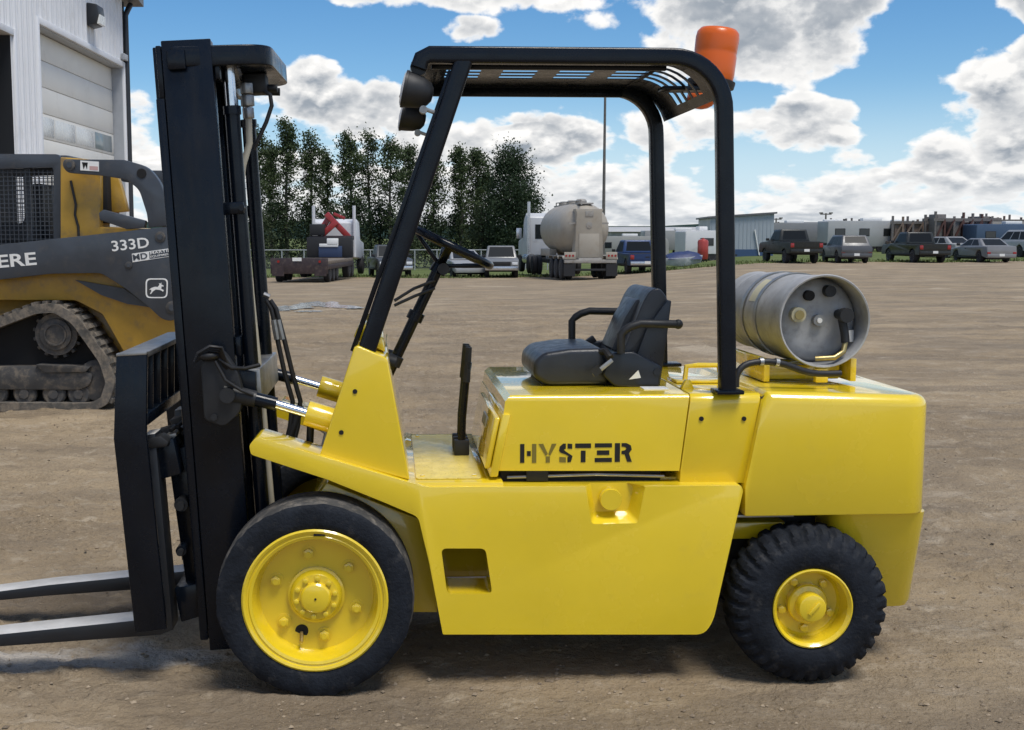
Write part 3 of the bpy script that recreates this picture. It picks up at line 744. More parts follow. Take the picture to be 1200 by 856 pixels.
hc = rc_ - nrm*0.085 - ux*0.008
MB().cyl(hc-nrm*0.03, hc+nrm*0.02, 0.034, 18, 0.026).build('wheel_hub', BLK, sw)
for a in (0, 180, 95, 265):
    e = rc_ + ux*rr*math.cos(R(a)) + Vector((0,1,0))*rr*math.sin(R(a))
    MB().bar(hc, e, 0.030, 0.016, up=(0,1,0) if a in (0,180) else ux).build('wheel_spoke', BLK, sw, bevel=0.003)
MB().cyl(hc+Vector((0.01,-0.05,-0.01)), hc+Vector((0.01,-0.09,-0.01)), 0.022, 14).build('horn_button', M['blackmatte'], sw)
for k_ in range(2):
    p0 = hc - nrm*0.05 + Vector((0.0,-0.02,-0.01-0.03*k_))
    MB().tube([p0, p0+Vector((-0.08,-0.03,-0.03)), p0+Vector((-0.155,-0.05,-0.075+0.012*k_))], 0.006, 8).build('shift_lever', M['blackmatte'], FL)
# hydraulic levers beside the deck
lx, lz = S(541,514,0.60); tx, tz = S(549,407,0.60)
for k_, dy in enumerate((0.0, 0.075, 0.15)):
    y = 0.60 + dy
    lv = MB().tube([(lx,y,lz-0.02),(lx+0.003,y,lz+0.08),(lx+(tx-lx)*0.7,y,lz+(tz-lz)*0.7),(tx,y,tz-0.06)], 0.011 if k_ else 0.015, 8).build('lever', BLK, FL)
    MB().tube([(lx+(tx-lx)*0.62,y,lz+(tz-lz)*0.62),(tx,y,tz)], [0.017,0.014], 8).build('lever_grip', M['blackmatte'], lv)
    MB().box(lx-0.03, lx+0.03, y-0.02, y+0.02, zfl+0.007, lz-0.005).build('lever_base', M['blackmatte'], FL, bevel=0.004)

# --- seat
def seat():
    y0, y1 = 0.39, 0.85
    pan = SS([(625,442),(626,424),(636,414),(668,409),(706,408),(716,430),(712,451),(640,452)], 0.40)
    c = MB().prism(rnd_poly(pan, [0.02,0.02,0.03,0,0.02,0.02,0.02,0.03]), y0, y1).build('seat_cushion', M['vinyl'], FL, bevel=0.03, seg=4, smooth=60)
    # dished middle of the cushion
    p0, p1 = S(640,412,0.47), S(706,408,0.47)
    MB().prism(rnd_poly([(p0[0],0.50),(p1[0],0.47),(p1[0],0.77),(p0[0],0.74)],0.05), p0[1]-0.02, p0[1]+0.004, 'z').build('seat_insert', M['vinyl'], c, bevel=0.008, seg=3, smooth=60)
    bk = SS([(718,428),(733,404),(754,352),(762,340),(772,337),(783,350),(780,372),(768,430),(758,448),(706,446)], 0.42)
    b = MB().prism(rnd_poly(bk, [0.01,0.02,0.03,0.03,0.03,0.03,0,0,0.02,0.02]), 0.41, 0.83).build('seat_backrest', M['vinyl'], FL, bevels=[(lambda p, d: abs(p.y-0.41) < 1e-3 or abs(p.y-0.83) < 1e-3, 0.035, 4)], smooth=60)
    ins = SS([(724,412),(740,374),(754,352),(762,352),(750,378),(732,414)], 0.45)
    MB().prism(rnd_poly([(p[0]-0.016,p[1]) for p in ins],0.01), 0.50, 0.74).build('backrest_insert', M['vinyl'], b, bevel=0.012, seg=3, smooth=60)
    sh = SS([(744,420),(757,385),(781,352),(786,352),(780,400),(772,454),(730,454),(730,436)], 0.40)
    MB().prism(rnd_poly(sh,0.012), 0.385, 0.855).build('seat_shell', M['seatshell'], FL, bevel=0.012, seg=3)
    side = SS([(716,414),(742,412),(776,430),(772,455),(720,453),(706,440)], 0.36)
    for (a, bb) in ((0.355, 0.384), (0.856, 0.885)):
        MB().prism(rnd_poly(side,0.015), a, bb).build('hip_bolster', M['seatshell'], FL, bevel=0.008, seg=3)
    tri = SS([(737,445),(748,434),(751,443)], 0.354)
    MB().prism(tri, 0.3525, 0.356).build('seat_sticker', M['white'], FL, smooth=None)
    bpx_, bz_ = S(770,436,0.354); MB().cyl((bpx_,0.351,bz_),(bpx_,0.357,bz_),0.014,18).build('recline_cap', M['seatshell'], FL)
    for yy, f in ((0.335, 0.0), (0.905, -0.10)):
        arm = SS([(727,414),(727,392),(734,382),(750,379),(794,380)], 0.345)
        q = [(p[0]+f, yy, p[1]+(0.012 if f else 0)-(0.10 if f and i_ == 0 else 0)) for i_, p in enumerate(arm)]
        pts = [q[0], q[1]] + [tuple(Vector(q[1])*(1-t)**2 + Vector(q[2])*2*t*(1-t)*1.0 + Vector(q[3])*t*t) for t in (0.3,0.6)] + [q[3], q[4]]
        a_ = MB().tube(pts, 0.0155, 12).build('armrest', M['blackmatte'], FL, smooth=60)
        MB().ball(q[4], 0.019, 10, 6).build('armrest_end', M['blackmatte'], a_, smooth=60)
    # seat belt
    bl = SS([(694,438),(716,420),(719,424),(697,442)], 0.338)
    MB().prism(bl, 0.334, 0.346).build('belt_buckle', M['steel'], FL, bevel=0.002)
    bb = SS([(692,434),(700,428),(706,436),(697,442)], 0.336)
    MB().prism(bb, 0.331, 0.3335).build('belt_tongue', M['blackmatte'], FL)
    MB().tube([(S(716,420,0.34)[0],0.35,S(716,420,0.34)[1]),(S(712,412,0.34)[0],0.38,S(712,413,0.34)[1]),(S(702,414,0.34)[0],0.42,S(702,416,0.34)[1])],0.014,8).build('seat_belt', M['hose'], FL)
    x, z = S(692,398,0.85); MB().obox((x,0.87,z-0.01),(0.05,0.03,0.028),Matrix.Rotation(R(-35),3,'Y')).build('belt_socket', M['blackmatte'], FL, bevel=0.004)
    MB().tube([(x+0.02,0.87,z-0.02),(x+0.035,0.86,z-0.05),(x+0.06,0.84,z-0.08)],0.012,8).build('seat_belt', M['hose'], FL)
    MB().box(S(640,0,0.4)[0], S(765,0,0.4)[0], 0.42, 0.82, zh+0.0015, S(640,449,0.4)[1]).build('seat_base', M['blackmatte'], FL, bevel=0.005)
seat()

# --- wheels
def tyre_noise(a, k): return 0.5*math.sin(a*7+k)+0.3*math.sin(a*17+2*k)+0.35*math.sin(a*31+k*3)+0.25*math.sin(a*53+k)
def drive_wheel(cx, face, sgn):
    Rr = 0.352; W = 0.235
    c = Vector((cx, face, Rr)); n = 128
    prof = [(0.250,0.016),(0.262,0.004),(0.285,0.0),(0.315,0.001),(0.332,0.004),(0.341,0.009),(0.346,0.0125),(0.3425,0.018),(0.347,0.024),(0.351,0.045),(Rr,0.09),(Rr,W-0.06),(0.348,W-0.015),(0.33,W),(0.26,W),(0.24,W-0.02)]
    rings = []
    for j, (r, t) in enumerate(prof):
        ring = []
        for k in range(n):
            a = 2*math.pi*k/n; q = r
            if j in (6, 7): q += 0.0028*tyre_noise(a, j*0.7) + 0.001*random.uniform(-1,1)
            if j in (8, 9, 10): q += 0.0016*tyre_noise(a, j)
            p = Vector((math.cos(a)*q, sgn*t, math.sin(a)*q))
            if c.z + p.z < 0.012: p.z = -c.z + 0.004 + (c.z+p.z-0.012)*0.1
            ring.append(c + p)
        rings.append(ring)
    b = MB(); b.loft(rings[:7], caps=False); b.loft(rings[-4:], caps=False)
    ty = b.build('drive_tyre', M['rubber'], FL, smooth=50)
    b = MB(); b.loft(rings[6:-3], caps=False); b.build('tyre_tread', M['rubber_worn'], ty, smooth=50)
    C0 = (cx, face, Rr)
    pr = [(0.259,0.012),(0.2585,0.004),(0.252,-0.001),(0.243,0.003),(0.241,0.008),(0.236,0.009),(0.232,0.006),(0.222,0.010),(0.214,0.030),(0.209,0.075),(0.203,0.088),(0.14,0.093),(0.10,0.094),(0.10,0.105),(0.259,0.105)]
    rim = MB().loft([[Vector(C0)+Vector((math.cos(2*math.pi*k/72)*r, sgn*t, math.sin(2*math.pi*k/72)*r)) for k in range(72)] for r, t in pr], closed=True).build('drive_rim', YEL, FL, smooth=30)
    hp = [(0.102,0.10),(0.102,0.078),(0.094,0.074),(0.090,0.060),(0.082,0.052),(0.066,0.050),(0.056,0.049),(0.054,0.036),(0.048,0.030),(0.030,0.026),(0.012,0.025),(0,0.025)]
    hubo = MB().loft([[Vector(C0)+Vector((math.cos(2*math.pi*k/40)*max(r,1e-4), sgn*t, math.sin(2*math.pi*k/40)*max(r,1e-4))) for k in range(40)] for r, t in hp], caps=True).build('wheel_hub', YEL, FL, smooth=32)
    ctr = Vector(C0)
    for k in range(10):
        a = R(36*k+12); p = ctr + Vector((math.cos(a)*0.070, 0, math.sin(a)*0.070))
        MB().cyl(p+Vector((0,sgn*0.052,0)), p+Vector((0,sgn*0.039,0)), 0.0105, 6).build('hub_bolt', YEL, hubo, bevel=0.0015)
    MB().cyl(ctr+Vector((0,sgn*0.026,0)), ctr+Vector((0,sgn*0.022,0)), 0.004, 8).build('hub_dimple', M['dark'], hubo)
    for k in range(6):
        a = R(60*k+100); p = ctr + Vector((math.cos(a)*0.153, 0, math.sin(a)*0.153))
        nn = MB().cyl(p+Vector((0,sgn*0.094,0)), p+Vector((0,sgn*0.088,0)), 0.027, 18).build('lug_washer', YEL, rim, smooth=40)
        MB().cyl(p+Vector((0,sgn*0.0865,0)), p+Vector((0,sgn*0.070,0)), 0.0195, 6).build('lug_nut', YEL, rim, bevel=0.002)
        MB().cyl(p+Vector((0,sgn*0.071,0)), p+Vector((0,sgn*0.064,0)), 0.0105, 10).build('lug_stud', YEL, rim)
    p = ctr + Vector((-0.055, 0, -0.137))
    MB().cyl(p+Vector((0,sgn*0.095,0)), p+Vector((0,sgn*0.0915,0)), 0.024, 20).build('valve_hole', M['dark'], rim)
    MB().tube([p+Vector((0,sgn*0.09,-0.004)), p+Vector((0,sgn*0.075,-0.022)), p+Vector((0,sgn*0.06,-0.032))], 0.007, 8).build('valve_stem', M['brass'], rim)
    p = ctr + Vector((0.018, 0, 0.2385)); MB().box(p.x-0.02,p.x+0.02,min(p.y+sgn*0.003,p.y+sgn*0.012),max(p.y+sgn*0.003,p.y+sgn*0.012),p.z-0.004,p.z+0.003).build('lock_ring_gap', M['dark'], rim)
drive_wheel(-0.278, 0.0, 1); drive_wheel(-0.278, 2*YC, -1)

def steer_wheel(cx, face, sgn):
    Rr = 0.294; W = 0.215; n = 256; c = Vector((cx, face, Rr-0.006))
    prof = [(0.142,0.022),(0.150,0.008),(0.165,0.0),(0.200,-0.003),(0.234,0.002),(0.2355,0.0035),(0.256,0.009),(0.273,0.018),(0.286,0.036),(0.293,0.065),(0.294,W/2)]
    prof = prof + [(r, W-t) for r, t in reversed(prof[:-1])]
    m = len(prof); rings = []
    for j, (r, t) in enumerate(prof):
        ring = []
        side = 0 if j <= m//2 else 1
        for k in range(n):
            a = 2*math.pi*k/n; q = r; tt = t
            jj = j if j <= m//2 else m-1-j
            if jj >= 6:
                ph = (k + (4 if side else 0) + int(0.6*(jj-6))) % 8
                g = 1.0 if ph < 5 else 0.0
                dep = {6:0.006, 7:0.009, 8:0.011, 9:0.011, 10:0.010}[jj]
                if not g: q -= dep; tt = tt + (0.006 if side == 0 else -0.006)*(jj in (6,7,8))
            p = Vector((math.cos(a)*q, sgn*tt, math.sin(a)*q))
            if c.z + p.z < 0.006: p.z = -c.z + 0.004
            ring.append(c + p)
        rings.append(ring)
    b = MB(); b.loft(rings, caps=False); b.build('steer_tyre', M['rubber'], FL, smooth=40)
    C0 = Vector((c.x, c.y, c.z))
    def rev(pr, nn, name, closed, parent, sm=30):
        return MB().loft([[C0+Vector((math.cos(2*math.pi*k/nn)*max(r,1e-4), sgn*t, math.sin(2*math.pi*k/nn)*max(r,1e-4))) for k in range(nn)] for r, t in pr], closed=closed).build(name, YEL, parent, smooth=sm)
    rim = rev([(0.148,0.012),(0.147,0.003),(0.142,0.001),(0.137,0.006),(0.131,0.014),(0.127,0.05),(0.124,0.075),(0.116,0.084),(0.08,0.088),(0.04,0.088),(0.04,0.098),(0.148,0.098)], 64, 'steer_rim', True, FL)
    hb = rev([(0.075,0.09),(0.074,0.062),(0.069,0.056),(0.052,0.052),(0.0515,0.012),(0.049,0.006),(0.044,0.004),(0.0,0.004)], 40, 'steer_hub', False, FL)
    MB().obox(C0+Vector((0.004,sgn*0.001,0)), (0.058,0.010,0.012), Matrix.Rotation(R(-50),3,'Y')).build('hub_key', YEL, hb, bevel=0.002)
    for k in range(5):
        a = R(72*k+50); p = C0 + Vector((math.cos(a)*0.095, 0, math.sin(a)*0.095))
        MB().cyl(p+Vector((0,sgn*0.088,0)), p+Vector((0,sgn*0.068,0)), 0.016, 6).build('lug_nut', YEL, rim, bevel=0.002)
steer_wheel(1.519, 0.018, 1); steer_wheel(1.519, 2*YC-0.018, -1)
# ------------------------------------------------------------------ mast, carriage and forks (tilted forward a few degrees)
mb_, mt_ = Vector((*S(240,690,0.27),)), Vector((*S(188,48,0.27),))
mu = (mt_-mb_); HM = mu.length; mu.normalize()
XM = Matrix(((mu.y, 0, mu.x, mb_.x), (0, 1, 0, 0), (-mu.x, 0, mu.y, mb_.y), (0, 0, 0, 1)))   # local (rearward, across, along mast)
def LM(px, py, Y):
    x, z = S(px, py, Y); d = Vector((x-mb_.x, z-mb_.y)); return (d.x*mu.y - d.y*mu.x, d.x*mu.x + d.y*mu.y)
def W3(a, y, h): return XM @ Vector((a, y, h))
MNY, MFY = 0.27, 2*YC-0.27
RW = 0.176
for y0, y1, s_ in ((MNY, MNY+0.014, 1), (MFY-0.014, MFY, -1)):
    b = MB(); b.box(0, RW, min(y0,y1), max(y0,y1), -0.24, HM)
    ya, yb = (y1-0.002, y1+0.055) if s_ > 0 else (y0-0.055, y0+0.002)
    b.box(0.0015, 0.022, ya, yb, -0.238, HM-0.002); b.box(RW-0.022, RW-0.0015, ya, yb, -0.238, HM-0.002)
    b.build('mast_outer_rail', BLK, FL, xf=XM, bevel=0.004)
    yi0, yi1 = (MNY+0.06, MNY+0.11) if s_ > 0 else (MFY-0.11, MFY-0.06)
    MB().box(-0.042, 0.12, yi0, yi1, -0.17, HM-0.012).build('mast_inner_rail', BLK, FL, xf=XM, bevel=0.004)
    yk = MNY+0.004 if s_ > 0 else MFY-0.034
    MB().box(-0.034, -0.003, yk, yk+0.03, -0.20, HM-0.20).build('mast_front_strip', BLK, FL, xf=XM, bevel=0.005)
    MB().box(-0.022, -0.003, yk+0.004, yk+0.026, HM-0.199, HM-0.015).build('mast_strip_head', BLK, FL, xf=XM, bevel=0.004)
    yc_ = MNY+0.095 if s_ > 0 else MFY-0.095
    MB().cyl((0.222, yc_, -0.10), (0.222, yc_, HM-0.235), 0.028, 18).build('lift_cylinder', BLK, FL, xf=XM)
    MB().cyl((0.222, yc_, HM-0.24), (0.222, yc_, HM-0.06), 0.020, 16).build('lift_rod', M['chrome'], FL, xf=XM)
    MB().ring((0.222, yc_, HM-0.245), (0,0,1), 0.015, 0.033, 0.03, 18).build('cylinder_gland', BLK, FL, xf=XM)
    MB().obox((0.205, yc_-0.012*s_, HM-0.60), (0.075, 0.05, 0.045)).build('cylinder_clamp', BLK, FL, xf=XM, bevel=0.006)
    MB().cyl((0.235, yc_-0.045*s_, HM-0.60), (0.235, yc_-0.02*s_, HM-0.60), 0.012, 10).build('clamp_bolt', BLK, FL, xf=XM)
# top crossmember
tcp = rnd_poly([(0.035, MNY-0.012), (0.38, MNY+0.03), (0.395, MFY-0.03), (0.035, MFY+0.012)], [0.01,0.10,0.10,0.01], 6)
MB().prism(tcp, HM-0.095, HM-0.022, 'z').build('top_crossmember', BLK, FL, xf=XM, bevel=0.006, seg=3)
MB().box(0.02, 0.085, MNY-0.022, MNY+0.0, HM-0.105, HM-0.035).build('crossmember_block', BLK, FL, xf=XM, bevel=0.006)
# valve and fittings hanging below it
MB().box(0.25, 0.34, 0.50, 0.60, HM-0.17, HM-0.096).build('hose_manifold', M['blackmatte'], FL, xf=XM, bevel=0.008)
for dy in (0.0, 0.11):
    MB().cyl((0.30, 0.56+dy, HM-0.145), (0.375, 0.56+dy, HM-0.150), 0.015, 10).build('manifold_bolt', M['blackmatte'], FL, xf=XM)
for z0, r in ((0.16,0.024),(0.205,0.026),(0.25,0.022)):
    MB().cyl((0.272, 0.44, HM-z0-0.02), (0.272, 0.44, HM-z0+0.02), r, 8).build('hose_fitting', M['steel'], FL, xf=XM, bevel=0.003)
hp = [(0.272,0.44,HM-0.26),(0.268,0.44,HM-0.36),(0.238,0.44,HM-0.44),(0.225,0.44,HM-0.52),(0.232,0.44,HM-0.9),(0.245,0.45,HM-1.4),(0.25,0.45,0.25)]
MB().tube(hp, 0.0125, 10).build('lift_hose', M['beige_hose'], FL, xf=XM, smooth=60)
MB().tube([(0.33,0.5,HM-0.165),(0.352,0.5,HM-0.18),(0.355,0.5,HM-0.22),(0.33,0.5,HM-0.28),(0.275,0.5,HM-0.38)], 0.008, 8).build('return_hose', M['hose'], FL, xf=XM, smooth=60)
MB().tube([(0.205,0.40,HM-0.10),(0.206,0.40,HM-0.7),(0.212,0.40,0.3)], 0.011, 8).build('lift_hose', M['hose'], FL, xf=XM, smooth=60)
for dy in (0.55, 0.62, 0.69):                       # lift chains in the middle of the mast
    MB().box(0.06, 0.085, dy-0.012, dy+0.012, 0.1, HM-0.12).build('lift_chain', M['blackmatte'], FL, xf=XM)
for hh in (0.05, 0.86, HM-0.14):
    MB().box(0.178, 0.198, MNY+0.02, MFY-0.02, hh, hh+0.07).build('mast_cross_tie', BLK, FL, xf=XM, bevel=0.004)
MB().box(0.01, 0.06, MNY+0.12, MFY-0.12, HM-0.10, HM-0.01).build('inner_cross_tie', BLK, FL, xf=XM, bevel=0.004)
# rear brace that carries the tilt cylinders, light on its back put in as pale steel
ba = LM(298,450,0.34)
MB().box(RW+0.001, ba[0]+0.03, MNY+0.03, MFY-0.03, ba[1]-0.065, ba[1]+0.06).build('mast_brace', M['steel'], FL, xf=XM, bevel=0.005)
MB().prism([LM(258,430,0.27),LM(300,436,0.27),LM(301,470,0.27),LM(262,470,0.27)], MNY-0.004, MNY+0.028).build('brace_gusset', BLK, FL, xf=XM, bevel=0.004)
# tilt cylinders
for yy, far in ((0.225, False), (2*YC-0.225, True)):
    P = lambda px, py: Vector((S(px,py,0.225)[0], yy, S(px,py,0.225)[1]))
    plate = rnd_poly(SS([(236,424),(262,410),(280,436),(286,462),(282,484),(264,500),(240,492)], 0.225), 0.02)
    br = MB().prism(plate, yy-0.022, yy+0.03).build('tilt_bracket', M['blackmatte'], FL, bevel=0.006, seg=3)
    MB().cyl(P(268,462)+Vector((0,-0.045,0)), P(268,462)+Vector((0,0.045,0)), 0.028, 16).build('tilt_pin', M['blackmatte'], FL)
    MB().cyl(P(262,460), P(300,468), 0.036, 14, 0.030).build('tilt_clevis', M['blackmatte'], FL)
    MB().cyl(P(296,467), P(324,474), 0.0255, 16).build('tilt_sleeve', BLK, FL)
    MB().cyl(P(322,473.5), P(364,486), 0.0165, 16).build('tilt_rod', M['chrome'], FL)
    MB().cyl(P(359,484), P(392,494), 0.047, 24).build('tilt_barrel', YEL, FL, bevel=0.003)
    if not far:
        MB().ball(P(246,416)+Vector((0,-0.02,0)), (0.045,0.045,0.022), 12, 7).build('hose_wrap', M['hose'], FL, smooth=60)
        for q in range(5):
            o = Vector((0.004*q, -0.03-0.006*q, 0.008*q-0.01))
            MB().tube([P(229,420)+o, P(244,411)+o+Vector((0,-0.012,0)), P(257,413)+o, P(266,432)+o*0.5], 0.006, 6).build('wrap_strand', M['hose'], FL, smooth=60)
        MB().tube([P(258,420)+Vector((0,-0.03,0)), P(272,430)+Vector((0,-0.035,0)), P(286,433)+Vector((0,0.02,0)), P(302,430)+Vector((0,0.06,0))], 0.0075, 8).build('tilt_hose', M['hose'], FL, smooth=60)
        MB().tube([P(254,422)+Vector((0,-0.04,0)), P(266,444)+Vector((0,-0.045,0)), P(284,456)+Vector((0,-0.04,0)), P(298,462)+Vector((0,-0.03,0))], 0.0065, 8).build('tilt_hose', M['hose'], FL, smooth=60)
        for (a, b_) in ((272,448),(252,488)):
            MB().cyl(P(a,b_)+Vector((0,-0.034,0)), P(a,b_)+Vector((0,-0.02,0)), 0.013, 6).build('bracket_bolt', M['blackmatte'], FL)
# hoses from the mast down behind the fender
P = lambda px, py, y=0.55: Vector((S(px,py,y)[0], y, S(px,py,y)[1]))
for dx_ in (0, 9):
    MB().tube([P(312+dx_*0.5,352), P(318+dx_*0.6,362), P(322+dx_*0.7,380), P(326+dx_*0.9,402), P(333+dx_,435), P(343+dx_,470), P(340+dx_,500), P(330+dx_,540)], 0.0095, 8).build('mast_hose', M['hose'], FL, smooth=60)
MB().cyl(P(309,345), P(316,348), 0.010, 8).build('hose_fitting', M['steel'], FL)
for dx_ in (0, 8):
    MB().cyl(P(321+dx_*0.6,375,0.549), P(325+dx_*0.8,398,0.549), 0.0125, 8).build('hose_ferrule', M['steel'], FL)
MB().tube([P(352,476), P(345,500), P(336,520), P(326,545)], 0.015, 8).build('tilt_feed_hose', M['hose'], FL, smooth=60)
MB().tube([P(364,500,0.3), P(363,520,0.3), P(366,548,0.3)], 0.014, 8).build('tilt_feed_hose', M['hose'], FL, smooth=60)
MB().tube([P(372,500,0.4), P(382,508,0.4), P(378,525,0.4), P(366,532,0.4)], 0.008, 8).build('brake_hose', M['steel'], FL, smooth=60)

# load backrest
BY = 0.12
bp_ = SS([(136,416),(172,414),(171,508),(195,738),(158,742),(133,515)], BY)
for y0, y1 in ((BY, BY+0.028), (mir(BY)-0.028, mir(BY))):
    MB().prism(bp_, y0, y1).build('backrest_side', BLK, FL, bevel=0.004)
top = SS([(136,415),(172,413),(172,420),(136,422)], BY)
MB().prism(top, BY+0.029, mir(BY)-0.029).build('backrest_top_bar', M['steel'], FL, bevel=0.004)
MB().prism([(p[0],p[1]+0.0) for p in SS([(136,414.5),(172,412.5),(172,416),(136,418)], BY)], BY-0.002, BY+0.0285).build('backrest_cap', M['steel'], FL, bevel=0.002)
lowb = SS([(150,486),(172,486),(172,500),(150,500)], BY)
MB().prism(lowb, BY+0.029, mir(BY)-0.029).build('backrest_lower_bar', BLK, FL, bevel=0.004)
for k_ in range(1, 7):
    y = BY + (mir(BY)-BY)*k_/7
    MB().prism(SS([(140,421),(170,420),(170,487),(152,487)], BY), y-0.007, y+0.007).build('backrest_bar', BLK, FL, bevel=0.002)
# carriage
ub = SS([(176,520),(203,514),(212,556),(186,563)], 0.28)
MB().prism(ub, 0.28, mir(0.28)).build('carriage_bar', BLK, FL, bevel=0.006)
hk = SS([(172,514),(190,509),(200,516),(198,522),(178,524)], 0.28)
for y in (0.24, 0.44, 0.72, 0.92):
    MB().prism(hk, y, y+0.09).build('fork_hook', M['blackmatte'], FL, bevel=0.005)
for ya, yb in ((0.33,0.52),(0.54,0.70),(0.72,0.90)):
    MB().prism(SS([(190,513.5),(203,510.5),(204,514),(191,517)], 0.28), ya, yb).build('wear_strip', M['steel'], FL, bevel=0.001)
lb = SS([(204,690),(232,684),(238,722),(212,730)], 0.30)
MB().prism(lb, 0.30, mir(0.30)).build('carriage_bar', BLK, FL, bevel=0.006)
for y in (0.36, 0.42, 0.80, 0.86):
    MB().prism(SS([(196,530),(228,520),(248,690),(220,700)], 0.36), y, y+0.02).build('carriage_upright', BLK, FL, bevel=0.004)
for z0, z1, r in ((592,590,0.026),(646,640,0.020)):
    x, z = S(212, z0, 0.3); MB().cyl((x,0.30,z),(x,mir(0.30),z),r,14).build('sideshift_cylinder', M['blackmatte'] if r > 0.022 else BLK, FL)
    MB().cyl((x,0.27,z),(x,0.30,z),r*0.6,12).build('sideshift_rod', M['blackmatte'], FL)
for (a, b_) in ((200,505),(208,500),(214,508),(196,530)):
    MB().tube([P(a,b_,0.34), P(a+6,b_-5,0.38), P(a+14,b_-1,0.42), P(a+20,b_+8,0.46)],0.008,8).build('carriage_hose', M['hose'], FL, smooth=60)
# forks
def fork(y0, y1):
    Y = 0.25
    sh = SS([(168,510),(182,508),(203,738),(188,744),(0,757.5),(-190,776),(-222,776.5),(-190,768),(0,743),(181,724.5),(185,721)], Y)
    b = MB().prism(sh, y0, y1)
    return b.build('fork', M['fork'], FL, bevel=0.003)
def fork_mat():
    """black painted fork, upper face worn and painted paler where sunlight falls on it"""
    m = mat('fork_black', (0.012,0.014,0.018), 0.40, var=0.2)
    t = m.node_tree; N = NT(t); b = t.nodes['Principled BSDF']; g = N.new('ShaderNodeNewGeometry')
    sp = N.new('ShaderNodeSeparateXYZ'); t.links.new(g.outputs['True Normal'], sp.inputs[0])
    tc = N.new('ShaderNodeTexCoord')
    w = N.smooth(N.add(sp.outputs[2], N.mul(N.noise(tc.outputs['Object'], 14, 6, 0.65), 0.3)), 0.92, 1.05)
    c = N.mix(N.lin(N.noise(tc.outputs['Object'], 9, 6, 0.65), 0.3, 0.7), (0.50,0.49,0.47), (0.68,0.67,0.65))  # pale upward faces: sunlight on the worn steel put into the colour
    t.links.new(N.mix(w, (0.012,0.014,0.018), c), b.inputs['Base Color'])
    t.links.new(N.mul(w, 0.15), b.inputs['Metallic'])
    return m
M['fork'] = fork_mat()
fork(0.245, 0.365); fork(mir(0.365), mir(0.245))

